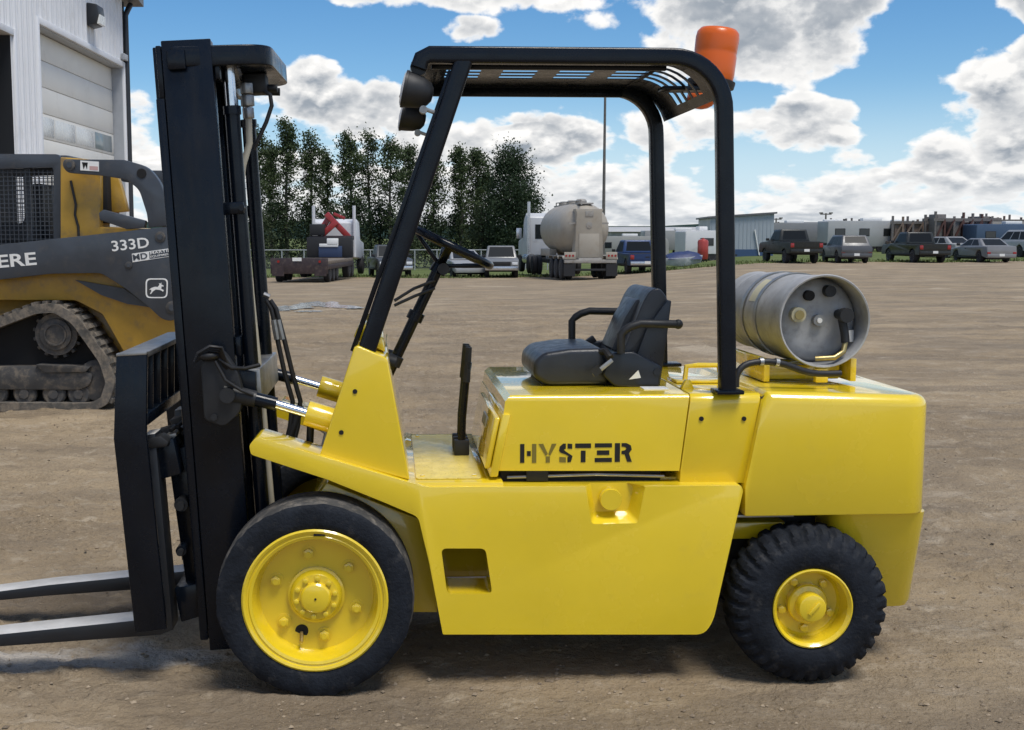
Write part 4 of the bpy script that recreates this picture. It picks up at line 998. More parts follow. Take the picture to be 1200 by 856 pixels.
# ------------------------------------------------------------------ propane cylinder lying on the counterweight
def propane():
    c1 = Vector((S(967,377,0.33)[0], 0.33, S(967,377,0.33)[1]))         # valve end rim, facing the camera side
    KR = 1.12                                                             # tank radius 0.175 m
    ax = Vector((-0.03, 1.0, 0.0)).normalized()                           # lies across the truck
    zb = c1.z - 0.178
    root = thing('propane_cylinder', (c1.x+ax.x*0.3, c1.y+ax.y*0.3, zb), 'grey aluminium propane cylinder lying across the back of the yellow forklift', 'gas cylinder', world=True)
    side = Vector((-ax.y, ax.x, 0)); up = Vector((0,0,1))
    def ring(t, r, n=48): return [c1 + ax*t + (side*math.cos(2*math.pi*k/n) + up*math.sin(2*math.pi*k/n))*max(r*KR,1e-4) for k in range(n)]
    def lath(pr, name, m, closed=False, par=root, sm=40, n=48): return MB().loft([ring(t, r, n) for r, t in pr], closed=closed, caps=not closed).build(name, m, par, smooth=sm)
    lath([(0.0,0.085),(0.06,0.082),(0.105,0.085),(0.135,0.100),(0.150,0.125),(0.152,0.14),(0.153,0.30),(0.1545,0.303),(0.1545,0.312),(0.153,0.315),(0.153,0.42),(0.1545,0.423),(0.1545,0.432),(0.153,0.435),(0.152,0.60),(0.145,0.66),(0.12,0.705),(0.07,0.73),(0,0.738)], 'tank_shell', M['alu'])
    lath([(0.149,0.13),(0.1545,0.13),(0.157,0.02),(0.160,0.006),(0.157,0.0),(0.152,0.002),(0.149,0.02)], 'valve_collar', M['alu'], closed=True)
    lath([(0.140,0.66),(0.146,0.66),(0.148,0.76),(0.150,0.77),(0.146,0.775),(0.142,0.77)], 'foot_ring', M['alu'], closed=True)
    for t in (0.29, 0.45): lath([(0.1545,t),(0.158,t),(0.158,t+0.03),(0.1545,t+0.03)], 'tank_strap', M['steel'], closed=True)
    def pt(a, b, t): return c1 + side*a*KR + up*b*KR + ax*t
    # label plate
    d = lambda a, b, t0, t1, r, m, nm, n=16: MB().cyl(pt(a,b,t1), pt(a,b,t0), r, n).build(nm, m, root, smooth=40)
    d(0.0,0.0,0.058,0.085,0.022,M['steel'],'level_gauge')
    d(0.0,0.0,0.052,0.058,0.010,M['white'],'gauge_dial')
    d(0.075,0.02,0.05,0.09,0.029,M['cream'],'filler_cap'); d(0.075,0.02,0.040,0.045,0.018,M['brass'],'filler_port')
    d(0.035,0.085,0.06,0.095,0.020,M['dark'],'relief_valve'); d(-0.035,0.10,0.05,0.10,0.022,M['blackmatte'],'relief_valve')
    d(-0.075,0.02,0.03,0.09,0.019,M['blackmatte'],'service_valve',10); d(-0.075,0.02,-0.005,0.03,0.028,M['blackmatte'],'valve_handwheel',12)
    MB().tube([pt(-0.075,0.005,0.045), pt(-0.082,-0.04,0.035), pt(-0.085,-0.075,0.03)], 0.016, 10).build('valve_outlet', M['blackmatte'], root, smooth=60)
    MB().tube([pt(-0.085,-0.07,0.03), pt(-0.075,-0.105,0.02), pt(-0.04,-0.125,0.01), pt(0.02,-0.13,0.03)], 0.011, 8).build('outlet_hose', M['brass'], root, smooth=60)
    MB().obox(pt(-0.11,-0.055,0.06), (0.05,0.006,0.045), Matrix.Rotation(R(40),3,'Z')).build('valve_tag', M['white'], root)
    n = 48
    MB().loft([[c1+ax*t+(side*math.cos(a)+up*math.sin(a))*0.1542*KR for a in [R(20+38*k/8) for k in range(9)]] for t in (0.325,0.41)], caps=False).build('tank_label', M['cream'], root)
    # hose from the tank to the engine (part of the truck): steel cradle on the counterweight
    cr = MB()
    for t in (0.16, 0.36):
        p = c1+ax*t; cr.obox((p.x-0.03, p.y, (zc+zb)/2), (0.30, 0.05, zb-zc-0.004), Matrix.Rotation(math.atan2(side.y, side.x), 3, 'Z'))
    cr.build('tank_cradle', YEL, FL, bevel=0.006)
    for t in (0.03,):
        p = c1+ax*t; MB().obox((p.x, p.y, (zc+zb)/2), (0.05, 0.04, zb-zc-0.004)).build('cradle_foot', YEL, FL, bevel=0.006)
    for sd in (-0.17, 0.17):
        MB().box(c1.x-0.03+sd-0.012, c1.x-0.03+sd+0.012, c1.y+0.06, c1.y+0.62, zc+0.001, zb+0.03).build('cradle_rail', YEL, FL, bevel=0.004)
    hz = [Vector((S(862,466,0.18)[0],0.18,zh+0.02)), Vector((S(864,446,0.18)[0],0.18,zh+0.07)), Vector((S(878,432,0.18)[0],0.19,zh+0.105)), Vector((S(910,431,0.2)[0],0.20,zh+0.108)), Vector((S(950,437,0.22)[0],0.22,zc+0.055)), Vector((S(985,433,0.24)[0],0.24,zc+0.05))]
    sm_ = []
    for i in range(len(hz)-1):
        for t in (0,0.25,0.5,0.75): 
            a = hz[max(i-1,0)]; b = hz[i]; c = hz[i+1]; e = hz[min(i+2,len(hz)-1)]
            sm_.append(0.5*((2*b)+(c-a)*t+(2*a-5*b+4*c-e)*t*t+(3*b-a-3*c+e)*t**3))
    sm_.append(hz[-1])
    MB().tube(sm_, 0.0125, 10).build('gas_hose', M['hose'], FL, smooth=60)
    for i in (10, 12): 
        MB().ring(sm_[i], sm_[i+1]-sm_[i-1], 0.011, 0.016, 0.014, 12).build('hose_clip', M['steel'], FL)
propane()
# ------------------------------------------------------------------ track loader parked beyond the forks
M['ldyellow'] = mat('loader_yellow', (0.46, 0.27, 0.035), 0.42, coat=0.2, var=0.18, vscale=3, dirt=(0.20,0.14,0.08), dirt_amt=0.45, bump=0.03)
M['ldgrey'] = mat('loader_charcoal', (0.045, 0.054, 0.068), 0.42, coat=0.15, var=0.2, vscale=4, dirt=(0.10,0.09,0.08), dirt_amt=0.30)
M['track'] = mat('track_rubber', (0.095, 0.089, 0.080), 0.85, var=0.35, vscale=7, dirt=(0.24,0.20,0.155), dirt_amt=0.6, bump=0.3, bscale=40)
M['ldmetal'] = mat('loader_undercarriage', (0.055, 0.055, 0.056), 0.6, var=0.3, vscale=6, dirt=(0.20,0.165,0.125), dirt_amt=0.5)
M['glass'] = mat('dark_glass', (0.015, 0.018, 0.020), 0.08, spec=0.7)
M['carglass'] = mat('car_glass', (0.015,0.018,0.021), 0.35, spec=0.10)
M['cabglass'] = mat('cab_glass', (0.20, 0.24, 0.24), 0.08, spec=0.6)
LY = 7.2; LW = 1.90
LD = thing('track_loader', (S(40,482,LY)[0]+0.0, LY+LW/2, 0.0), 'yellow and charcoal track loader with a mesh cab window beside the white building', 'track loader', world=True, rz=R(-3))
ldy, ldg = M['ldyellow'], M['ldgrey']
def lmir(y): return 2*(LY+LW/2) - y
def loader():
    LD.location.x += 0.05
    # rubber tracks
    belt = rnd_poly(SS([(-150,483),(108,483),(128,473),(136,448),(127,420),(92,371),(66,356),(40,357),(0,372),(-120,418),(-165,444),(-172,470)], LY), [0.05,0.05,0.05,0.06,0.05,0.08,0.06,0.06,0.1,0.1,0.06,0.06], 4)
    cxm = sum(p[0] for p in belt)/len(belt); czm = sum(p[1] for p in belt)/len(belt)
    n = len(belt)
    def inset(poly, d):
        out = []
        for i in range(len(poly)):
            a, p, b = Vector(poly[i-1]), Vector(poly[i]), Vector(poly[(i+1)%len(poly)])
            e = (b-a).normalized(); nn = Vector((-e.y, e.x))
            if (Vector((cxm, czm))-p).dot(nn) < 0: nn = -nn
            out.append((p+nn*d)[:])
        return out
    inner = inset(belt, 0.085)
    for y0, y1 in ((LY, LY+0.46), (lmir(LY+0.46), lmir(LY))):
        b = MB(); b.plate(belt, [inner], y0, y1); tr = b.build('track', M['track'], LD, smooth=30)
        # tread lugs spaced along the belt
        per = [0]; 
        for i in range(n): per.append(per[-1] + (Vector(belt[(i+1)%n])-Vector(belt[i])).length)
        lug = MB(); step = 0.095; k = 0; s_ = 0.0
        while s_ < per[-1]:
            while per[k+1] < s_: k += 1
            a, c = Vector(belt[k]), Vector(belt[(k+1)%n]); t = (s_-per[k])/max(1e-6, per[k+1]-per[k]); p = a.lerp(c, t)
            e = (c-a).normalized(); nn = Vector((-e.y, e.x))
            if (Vector((cxm, czm))-p).dot(nn) > 0: nn = -nn
            rot = Matrix(((e.x,0,nn.x),(0,1,0),(e.y,0,nn.y)))
            q = p + nn*0.012; sh = 0.03 if int(s_/step) % 2 else 0
            for yy in (y0+0.10+sh, y0+0.33-sh):
                if q.y > 0.03: lug.obox((q.x, yy, q.y), (0.045, 0.16, 0.028), rot)
            s_ += step
        lug.build('track_lugs', M['track'], tr, smooth=None)
        MB().prism(inset(belt, 0.09), (y0+y1)/2-0.03, (y0+y1)/2+0.03).build('track_dark_sheet', M['dark'], LD, smooth=None)  # near-black sheet added to darken the inside of the track loop
        ym = (y0+y1)/2; yo = y0 if y0 < LY+0.5 else y1; sg = -1 if yo == y0 else 1
        fr = rnd_poly(SS([(-140,432),(88,430),(108,440),(104,452),(92,458),(-140,458)], LY), 0.03)
        MB().prism(fr, y0+0.05, y1-0.05).build('track_frame', M['ldmetal'], LD, bevel=0.01)
        MB().prism(rnd_poly(SS([(40,428),(106,430),(100,436),(52,437)], LY),0.01), y0+0.02, y1-0.06).build('track_guard', M['ldmetal'], LD, bevel=0.006)
        for px in (-120, -80, -40, -10, 25, 60, 90):
            x, z = S(px, 463, LY)
            w = MB().lathe([(0.0,-0.16),(0.095,-0.16),(0.112,-0.14),(0.112,-0.10),(0.06,-0.09),(0.06,0.09),(0.112,0.10),(0.112,0.14),(0.095,0.16),(0,0.16)], (x, ym, z), 'y', 22).build('track_roller', M['ldmetal'], LD)
            MB().cyl((x, yo+sg*0.0+(-sg)*0.055, z), (x, yo-sg*0.075, z), 0.045, 14).build('roller_cap', M['ldmetal'], w)
        x, z = S(62, 393, LY)
        sp = MB().cyl((x, y0+0.10, z), (x, y1-0.10, z), 0.20, 30).build('drive_sprocket', M['ldmetal'], LD)
        th = MB()
        for k in range(15):
            a = 2*math.pi*k/15; th.obox((x+math.cos(a)*0.205, ym, z+math.sin(a)*0.205), (0.05, 0.22, 0.035), Matrix.Rotation(-a, 3, 'Y'))
        th.build('sprocket_teeth', M['ldmetal'], sp, bevel=0.008)
        MB().cyl((x, yo-sg*0.075, z), (x, yo-sg*0.11, z), 0.15, 28).build('sprocket_plate', M['ldmetal'], sp, bevel=0.006)
        MB().ring((x, yo-sg*0.072, z), (0,1,0), 0.09, 0.105, 0.02, 28).build('sprocket_ring', M['ldmetal'], sp)
        for px in (112, -145):
            x, z = S(px, 447, LY); MB().cyl((x, y0+0.08, z), (x, y1-0.08, z), 0.20 if px > 0 else 0.17, 28).build('track_idler', M['ldmetal'], LD, bevel=0.02)
    # main body between the tracks, rear engine house
    by0, by1 = LY+0.16, lmir(LY+0.16)
    bod = rnd_poly(SS([(-150,330),(0,320),(150,318),(214,316),(216,395),(200,420),(152,424),(120,368),(88,352),(0,352),(-150,362)], by0), 0.02)
    MB().prism(bod, by0, by1).build('body', ldy, LD, bevel=0.02, seg=3)
    MB().prism(SS([(-150,350),(140,350),(190,424),(-150,424)], LY+0.48), LY+0.48, lmir(LY+0.48)).build('lower_body', ldy, LD, bevel=0.02)
    MB().box(S(-150,0,by0)[0], S(140,0,by0)[0], LY+0.47, lmir(LY+0.47), S(0,462,by0)[1], S(0,424,by0)[1]).build('belly_pan', M['ldmetal'], LD, bevel=0.02)
    hz = SS([(69,184),(117,188),(117,330),(69,330)], by0)
    MB().prism(hz, by0+0.02, by0+0.34).build('engine_house', ldy, LD, bevel=0.015, seg=3)
    MB().prism(SS([(69,264),(205,270),(206,330),(69,330)], by0), by0+0.022, by1-0.02).build('engine_deck', ldy, LD, bevel=0.015, seg=3)
    MB().prism(SS([(112,202),(124,204),(126,262),(112,262)], by0+0.1), by0+0.10, by0+0.5).build('opening_shade_block', M['dark'], LD, bevel=0.01)  # near-black block added for the shade in the opening beside the engine house
    MB().tube([Vector((S(82+dx,y_,by0)[0]-0.0, by0+0.012, S(82,y_,by0)[1])) for dx, y_ in ((0,212),(3,226),(6,240),(5,252),(9,266),(10,288))], 0.012, 6).build('wiring', M['hose'], LD)
    # cab with mesh guard
    cb = rnd_poly(SS([(-95,186),(-60,180),(66,181),(70,186),(70,312),(-100,330)], LY+0.30), 0.03)
    win = rnd_poly(SS([(-70,200),(61,196),(61,290),(-70,304)], LY+0.30), 0.04)
    b = MB(); b.plate(cb, [win], LY+0.30, LY+0.36); b.build('cab_side', ldg, LD, bevel=0.006)
    b = MB(); b.plate(cb, [win], lmir(LY+0.36), lmir(LY+0.30)); b.build('cab_side', ldg, LD, bevel=0.006)
    x0, x1 = S(-92,0,LY+0.30)[0], S(69,0,LY+0.30)[0]; zt = S(0,181,LY+0.30)[1]
    MB().box(x0, x1, LY+0.362, lmir(LY+0.362), zt-0.06, zt-0.004).build('cab_roof', ldg, LD, bevel=0.01)
    rw = MB()
    rw.box(x1-0.05, x1-0.003, LY+0.362, lmir(LY+0.362), S(0,300,LY+0.3)[1], S(0,262,LY+0.3)[1]); rw.box(x1-0.05, x1-0.003, LY+0.362, lmir(LY+0.362), S(0,198,LY+0.3)[1], zt-0.061)
    rw.box(x1-0.05, x1-0.003, LY+0.362, LY+0.52, S(0,262,LY+0.3)[1]+0.001, S(0,198,LY+0.3)[1]-0.001); rw.box(x1-0.05, x1-0.003, lmir(LY+0.52), lmir(LY+0.362), S(0,262,LY+0.3)[1]+0.001, S(0,198,LY+0.3)[1]-0.001)
    rw.build('cab_rear_wall', ldg, LD, smooth=None)
    MB().box(x0, x1, LY+0.40, lmir(LY+0.40), S(0,330,LY+0.3)[1], S(0,300,LY+0.3)[1]).build('cab_floor', ldg, LD)
    for xx, zz in ((S(18,0,LY+0.3)[0],0), (S(-60,0,LY+0.3)[0],1)):
        MB().box(xx-0.03, xx+0.03, LY+0.38, LY+0.44, S(0,300,LY+0.3)[1], zt-0.06).build('cab_post', ldg, LD)
    for yy in (LY+0.33, lmir(LY+0.33)):
        g = MB(); X0, X1 = S(-68,0,LY+0.3)[0], S(60,0,LY+0.3)[0]; Z0, Z1 = S(0,296,LY+0.3)[1], S(0,199,LY+0.3)[1]
        k = X0
        while k < X1: g.box(k-0.0035, k+0.0035, yy-0.004, yy+0.004, Z0, Z1); k += 0.042
        k = Z0
        while k < Z1: g.box(X0, X1, yy-0.0045, yy+0.0045, k-0.0035, k+0.0035); k += 0.042
        g.build('window_mesh', ldg, LD, smooth=None)
    # seat and controls inside the cab
    MB().prism(rnd_poly(SS([(-30,262),(20,262),(30,215),(44,215),(42,290),(-30,290)], LY+0.6),0.04), LY+0.65, LY+1.2).build('operator_seat', M['vinyl'], LD, bevel=0.03)
    # boom arms
    arm = rnd_poly(SS([(-150,300),(0,287),(199,266),(207,300),(213,335),(213,368),(205,376),(192,374),(175,358),(146,336),(120,320),(60,321),(0,328),(-150,342)], LY+0.02), [0.02,0,0.01,0,0.02,0.05,0.05,0.05,0.05,0.05,0.05,0.05,0,0.02])
    link_o = SS([(76,187),(147,188),(175,196),(190,214),(198,240),(202,264.5),(176,267),(174,251),(165,223),(150,211),(118,206),(80,203),(74,195)], LY+0.02)
    for y0, y1 in ((LY-0.0, LY+0.10), (lmir(LY+0.10), lmir(LY))):
        a = MB().prism(arm, y0, y1).build('boom_arm', ldg, LD, bevel=0.006)
        MB().prism(rnd_poly(link_o, [0.05,0.02,0.08,0.08,0.03,0,0,0.02,0.05,0.04,0.02,0.04,0.03]), y0+0.004, y1-0.004).build('boom_link', ldg, LD, bevel=0.006)
        MB().prism(SS([(117,250),(122,246),(172,259),(171,267),(150,269),(118,258)], LY+0.02), y0+0.01, y1-0.01).build('boom_strut', ldg, LD, bevel=0.006)
        yo = y0 if y0 < LY+0.5 else y1; sg = -1 if yo == y0 else 1
        for px, py, r, nm in ((83,194,0.052,'link_pivot'),(190,278,0.05,'arm_pivot'),(153,311,0.035,'arm_pin'),(204,360,0.06,'arm_pivot')):
            x, z = S(px, py, LY+0.02); MB().cyl((x, yo+sg*0.012, z), (x, yo-sg*0.05, z), r, 20).build(nm, M['ldmetal'], LD, bevel=0.005)
            MB().cyl((x, yo+sg*0.018, z), (x, yo+sg*0.011, z), r*0.5, 14).build('pin_cap', ldg, LD)
        x, z = S(168, 204, LY+0.02); MB().cyl((x, yo+sg*0.003, z), (x, yo-sg*0.02, z), 0.045, 20).build('boom_hole', M['dark'], LD)
    MB().box(S(176,0,LY)[0], S(198,0,LY)[0], LY+0.11, lmir(LY+0.11), S(0,262,LY)[1], S(0,226,LY)[1]).build('boom_cross_tube', ldg, LD, bevel=0.02)
    # lift cylinder and frame seen through the gap of the boom link
    MB().prism(SS([(118,206),(136,206),(142,225),(148,248),(128,250),(118,222)], LY+0.4), LY+0.40, LY+0.50).build('lift_arm_tower', ldy, LD, bevel=0.01)
    # thin charcoal plate under the lower edge of the arm
    MB().prism(SS([(88,328),(146,338),(178,360),(150,356),(120,346)], LY+0.12), LY+0.105, LY+0.14).build('arm_stop', ldg, LD)
    # writing on the boom
    p = Vector((S(-2,312,LY)[0], LY-0.003, S(-2,313,LY)[1]))
    def along(px0, py0, px1, py1):
        a, b = S(px0,py0,LY), S(px1,py1,LY); return Vector((a[0],LY-0.003,a[1])), Vector((b[0]-a[0],0,b[1]-a[1]))
    o, u = along(-40, 317.5, 43.5, 310.5); text_on('DEERE', o, u, (-u.z,0,u.x), u.length, 0.118, M['white'], LD, offset=0.022)
    o, u = along(133, 295, 177, 290.2); text_on('333D', o, u, (-u.z,0,u.x), u.length, 0.098, M['white'], LD, offset=0.016)
    # dealer plate: white field with dark letters
    q = SS([(156,297.5),(205,290.5),(206,300),(157,307.5)], LY)
    MB().prism(q, LY-0.003, LY+0.001).build('dealer_plate', M['white'], LD, smooth=None)
    MB().prism(SS([(176.5,295.5),(204.5,291.3),(205,299.5),(177,303.5)], LY), LY-0.0045, LY-0.0032).build('dealer_field', ldg, LD, smooth=None)
    def along2(a0, b0, a1, b1):
        a, b = S(a0,b0,LY), S(a1,b1,LY); return Vector((a[0],LY-0.0062,a[1])), Vector((b[0]-a[0],0,b[1]-a[1]))
    o, u = along2(158, 305.5, 175, 303); text_on('MD', o, u, (-u.z,0,u.x), u.length, 0.055, ldg, LD, offset=0.02)
    o, u = along2(178, 298.5, 203.5, 294.8); text_on('MARTIN', o, u, (-u.z,0,u.x), u.length, 0.026, M['white'], LD, offset=0.01)
    o, u = along2(178, 302.6, 204, 298.8); text_on('EQUIPMENT', o, u, (-u.z,0,u.x), u.length, 0.022, M['white'], LD, offset=0.01)
    q = SS([(95,188.5),(117,190),(117,201.5),(95,200)], LY); MB().prism(q, LY-0.001, LY+0.0035).build('warning_label', M['white'], LD, smooth=None)
    q = SS([(97,190.5),(104,191),(103,199),(101,194),(99,199)], LY); MB().prism(q, LY-0.0025, LY-0.0012).build('warning_symbol', M['dark'], LD, smooth=None)
    q = SS([(106,195),(116,195.7),(116,200.3),(106,199.6)], LY); MB().prism(q, LY-0.0025, LY-0.0012).build('warning_band', mat('label_red',(0.55,0.35,0.33),0.5), LD, smooth=None)
    # leaping deer emblem: white outline square with a white deer
    ox, oz = S(185.5, 338.5, LY); s_ = 0.107
    sq = rnd_poly([(ox-s_,oz-s_*0.80),(ox+s_*0.9,oz-s_*0.80),(ox+s_,oz+s_*0.92),(ox-s_*0.95,oz+s_*0.92)], 0.045)
    sq2 = [((p_[0]-ox)*0.88+ox, (p_[1]-oz)*0.88+oz) for p_ in sq]
    b = MB(); b.plate(sq, [sq2], LY-0.003, LY+0.001); b.build('emblem_frame', M['white'], LD, smooth=None)
    deer = [(-0.80,-0.10),(-0.55,0.10),(-0.20,0.22),(0.10,0.20),(0.28,0.42),(0.22,0.62),(0.34,0.52),(0.50,0.66),(0.46,0.46),(0.70,0.34),(0.68,0.24),(0.50,0.26),(0.44,0.02),(0.72,-0.14),(0.62,-0.30),(0.55,-0.22),(0.30,-0.10),(-0.10,-0.06),(-0.36,-0.22),(-0.62,-0.52),(-0.72,-0.50),(-0.56,-0.22),(-0.62,-0.06)]
    MB().prism([(ox+a*s_*0.85, oz+c*s_*0.85) for a, c in deer], LY-0.003, LY+0.001).build('emblem_deer', M['white'], LD, smooth=None)
loader()
# ------------------------------------------------------------------ white steel-clad shop on the left
def shop():
    ang = math.atan((530-PCX)/F_PX) - YAW
    wd = Vector((math.sin(ang), math.cos(ang), 0)); nrm = Vector((math.cos(ang), -math.sin(ang), 0))
    cor = at(150, 278, 24+CAM.y); cor.z = 0
    gx0 = gzf(cor.x, cor.y)
    root = thing('shop_building', (cor.x, cor.y, gx0), 'white ribbed steel workshop with a tall cream overhead door', 'building', world=True)
    XF = Matrix(((-wd.x, nrm.x, 0, cor.x), (-wd.y, nrm.y, 0, cor.y), (0, 0, 1, 0), (0, 0, 0, 1)))   # local (towards camera along wall, outwards, up)
    def uz(px, py):
        d = CROT @ Vector(((px-PCX)/F_PX, -(py-PCY)/F_PX, -1.0))
        # CAM + d k = cor - wd u + z
        A = np.array([[d.x, wd.x], [d.y, wd.y]]); b = np.array([cor.x-CAM.x, cor.y-CAM.y]); k, u = np.linalg.solve(A, b)
        return u, CAM.z + d.z*k
    wall_m = mat('white_siding', (0.78, 0.79, 0.81), 0.45, var=0.05, vscale=0.8, dirt=(0.45,0.44,0.42), dirt_amt=0.25)
    trim = mat('dark_trim', (0.02,0.022,0.026), 0.4)
    door_m = mat('cream_door', (0.80, 0.78, 0.72), 0.5, var=0.03, vscale=1.2, dirt=(0.50,0.46,0.40), dirt_amt=0.2)
    u1, zd = uz(143, 80); u0, zd2 = uz(43, 27)
    zd = (zd+zd2)/2
    ud, zo = uz(13, 42)
    UE = 26.0; ze = uz(151, 6)[1]
    rise = 0.16
    zt = lambda u: ze + rise*min(u, 13.0) - rise*max(0, u-13.0)
    UE = 26.0
    hole1 = [(u1, 0.02), (u0, 0.02), (u0, zd), (u1, zd)]; hole2 = [(ud, 0.02), (ud+4.3, 0.02), (ud+4.3, zo), (ud, zo)]
    outer = [(0,-1.2),(u1,-1.2),(u1,0.0),(u0,0.0),(u0,-1.2),(UE,-1.2),(UE,zt(UE)),(13,zt(13)),(0,zt(0))]
    b = MB()
    # wall pieces butted round the two door openings
    xs_ = [0, u1, u0, ud, ud+4.3, UE]
    for i, (a, c) in enumerate(zip(xs_[:-1], xs_[1:])):
        lo = -1.2 if i in (0, 2, 4) else (zd if i == 1 else zo)
        pts = [(a, lo), (c, lo), (c, zt(c))] + ([(13, zt(13))] if a < 13 < c else []) + [(a, zt(a))]
        b.prism(pts, -0.25, 0.0)
    b.build('wall', wall_m, root, xf=XF, smooth=None)
    rb = MB(); k = 0.10
    while k < UE:
        lo = 0.0
        if u1-0.06 < k < u0+0.06: lo = zd+0.10
        if ud-0.06 < k < ud+4.36: lo = zo+0.10
        for dk, w, dpt in ((0, 0.035, 0.034), (0.085, 0.016, 0.014), (0.145, 0.016, 0.014)):
            q = k+dk
            rb._add([(q-w,0.0005,lo),(q-w*0.5,dpt,lo),(q+w*0.5,dpt,lo),(q+w,0.0005,lo),(q-w,0.0005,zt(q)),(q-w*0.5,dpt,zt(q)),(q+w*0.5,dpt,zt(q)),(q+w,0.0005,zt(q))],
                [(0,1,5,4),(1,2,6,5),(2,3,7,6),(4,5,6,7)])
        k += 0.23
    rb.build('siding_ribs', wall_m, root, xf=XF, smooth=None)
    # rear side wall, roof, eave, gutter pipe
    MB().box(0.0, 0.22, -14, -0.251, -1.2, ze-0.01).build('side_wall', wall_m, root, xf=XF)
    r = MB()
    for sgn, ua, ub in ((1, -0.45, 13.0), (-1, 13.0, UE+0.45)):
        za, zb_ = zt(max(0,ua)) - (rise*0.45 if ua < 0 else 0), zt(min(ub,UE)) - (rise*0.45 if ub > UE else 0)
        r._add([(ua,0.32,za+0.012),(ub,0.32,zb_+0.012),(ub,-14,zb_+0.012),(ua,-14,za+0.012),(ua,0.32,za+0.16),(ub,0.32,zb_+0.16),(ub,-14,zb_+0.16),(ua,-14,za+0.16)],
            [(0,3,2,1),(4,5,6,7),(0,1,5,4),(1,2,6,5),(2,3,7,6),(3,0,4,7)])
    r.build('roof', mat('roof_steel',(0.12,0.13,0.15),0.4,var=0.1), root, xf=XF, smooth=None)
    MB().tube([(-0.22,0.12,ze-0.06),(-0.12,0.10,ze-0.16),(-0.045,0.06,ze-0.30),(-0.045,0.06,-0.4)], 0.055, 10).build('downspout', trim, root, xf=XF, smooth=60)
    MB().box(-0.03, 0.04, 0.0, 0.042, -1.2, ze-0.05).build('corner_trim', trim, root, xf=XF)
    # overhead door, recessed in its opening
    fr = MB(); t_ = 0.10
    fr.box(u1-t_, u1, -0.002, 0.045, 0.0, zd+t_); fr.box(u0, u0+t_, -0.002, 0.045, 0.0, zd+t_); fr.box(u1+0.001, u0-0.001, -0.002, 0.045, zd, zd+t_)
    fr.build('door_frame', wall_m, root, xf=XF, bevel=0.006)
    jm = mat('door_jamb', (0.40,0.42,0.45), 0.5, var=0.08)
    MB().box(u1+0.001, u1+0.02, -0.24, -0.003, 0.0, zd-0.001).build('door_jamb', jm, root, xf=XF)
    MB().box(u1+0.021, u0-0.001, -0.24, -0.003, zd-0.02, zd-0.001).build('door_head', jm, root, xf=XF)
    dr = MB().box(u1+0.03, u0-0.01, -0.245, -0.215, 0.02, zd-0.022).build('overhead_door', door_m, root, xf=XF)
    zw0, zw1 = uz(90, 169)[1], uz(90, 141)[1]
    hgt = zw1-zw0; n_up = max(1, round((zd-0.022-zw1)/hgt)); edges = [zw1 + (zd-0.024-zw1)*k/n_up for k in range(n_up+1)]
    dn = [zw0 - (zw0-0.03)*k/round(zw0/hgt) for k in range(round(zw0/hgt)+1)]
    for a, c in list(zip(edges[:-1], edges[1:])) + [(b_, a_) for a_, b_ in zip(dn[:-1], dn[1:])] + [(zw0, zw1)]:
        pn = MB().box(u1+0.035, u0-0.015, -0.214, -0.195, a+0.005, c-0.005).build('door_panel', door_m, dr, xf=XF, bevel=0.006)
        if (a, c) == (zw0, zw1):
            tag(pn, 'door panel with a row of frosted glass panes')
            nw = 4
            for k in range(nw):
                aa = u1+0.18+(u0-u1-0.28)*k/nw; bb = u1+0.18+(u0-u1-0.28)*(k+1)/nw-0.05
                MB().box(aa, bb, -0.1935, -0.190, a+0.05, c-0.05).build('pane', M['pane_dark'] if k == 0 else M['pane_frost'], pn, xf=XF, bevel=0.003)
    # open bay beside it: dark interior
    fr = MB(); fr.box(ud-t_, ud, -0.002, 0.045, 0.0, zo+t_); fr.box(ud+4.3, ud+4.3+t_, -0.002, 0.045, 0.0, zo+t_); fr.box(ud+0.001, ud+4.299, -0.002, 0.045, zo, zo+t_)
    fr.build('bay_frame', wall_m, root, xf=XF, bevel=0.006)
    MB().box(ud+0.002, ud+0.05, -0.6, -0.004, 0.0, zo-0.001).build('bay_jamb', trim, root, xf=XF)
    MB().box(u0+0.3, ud+4.9, -7.0, -6.9, 0.0, zo+1).build('bay_back_wall', mat('bay_interior',(0.06,0.06,0.065),0.8), root, xf=XF)
    MB().box(ud-0.9, ud-0.8, -6.89, -0.26, 0.0, zo+1).build('bay_partition', mat('bay_side',(0.05,0.05,0.055),0.8), root, xf=XF)
    MB().box(ud-0.79, UE, -6.89, -0.26, zo+0.9, zo+1).build('bay_ceiling', mat('bay_ceiling',(0.05,0.05,0.055),0.8), root, xf=XF)
    MB().box(0.4, UE-0.1, -13.9, -7.05, 0.0, zo+1).build('inner_core', trim, root, xf=XF)
    # wall lamp
    lu, lz = uz(103, 19)
    l = MB().prism([(0.034,lz-0.20),(0.20,lz-0.16),(0.24,lz+0.02),(0.22,lz+0.17),(0.034,lz+0.20)], lu-0.20, lu+0.20, 'x').build('wall_lamp', trim, root, xf=XF, bevel=0.02)
    MB().prism([(0.205,lz-0.155),(0.252,lz-0.15),(0.262,lz+0.0),(0.245,lz+0.0)], lu-0.17, lu+0.17, 'x').build('lamp_lens', M['pane_frost'], l, xf=XF)
    su, sz = uz(140, 70); MB().box(su-0.35, su+0.0, 0.036, 0.10, sz, sz+0.12).build('door_sensor', jm, root, xf=XF, bevel=0.01)
M['pane_frost'] = mat('frosted_pane', (0.78,0.79,0.76), 0.25, var=0.04)
M['pane_dark'] = mat('dark_pane', (0.25,0.30,0.31), 0.12)
shop()
# ------------------------------------------------------------------ background: grass, fence, trees, vehicles, far buildings
def spot(px, D):
    x = gx(px, D); y = D + CAM.y; return (x, y, gzf(x, y))

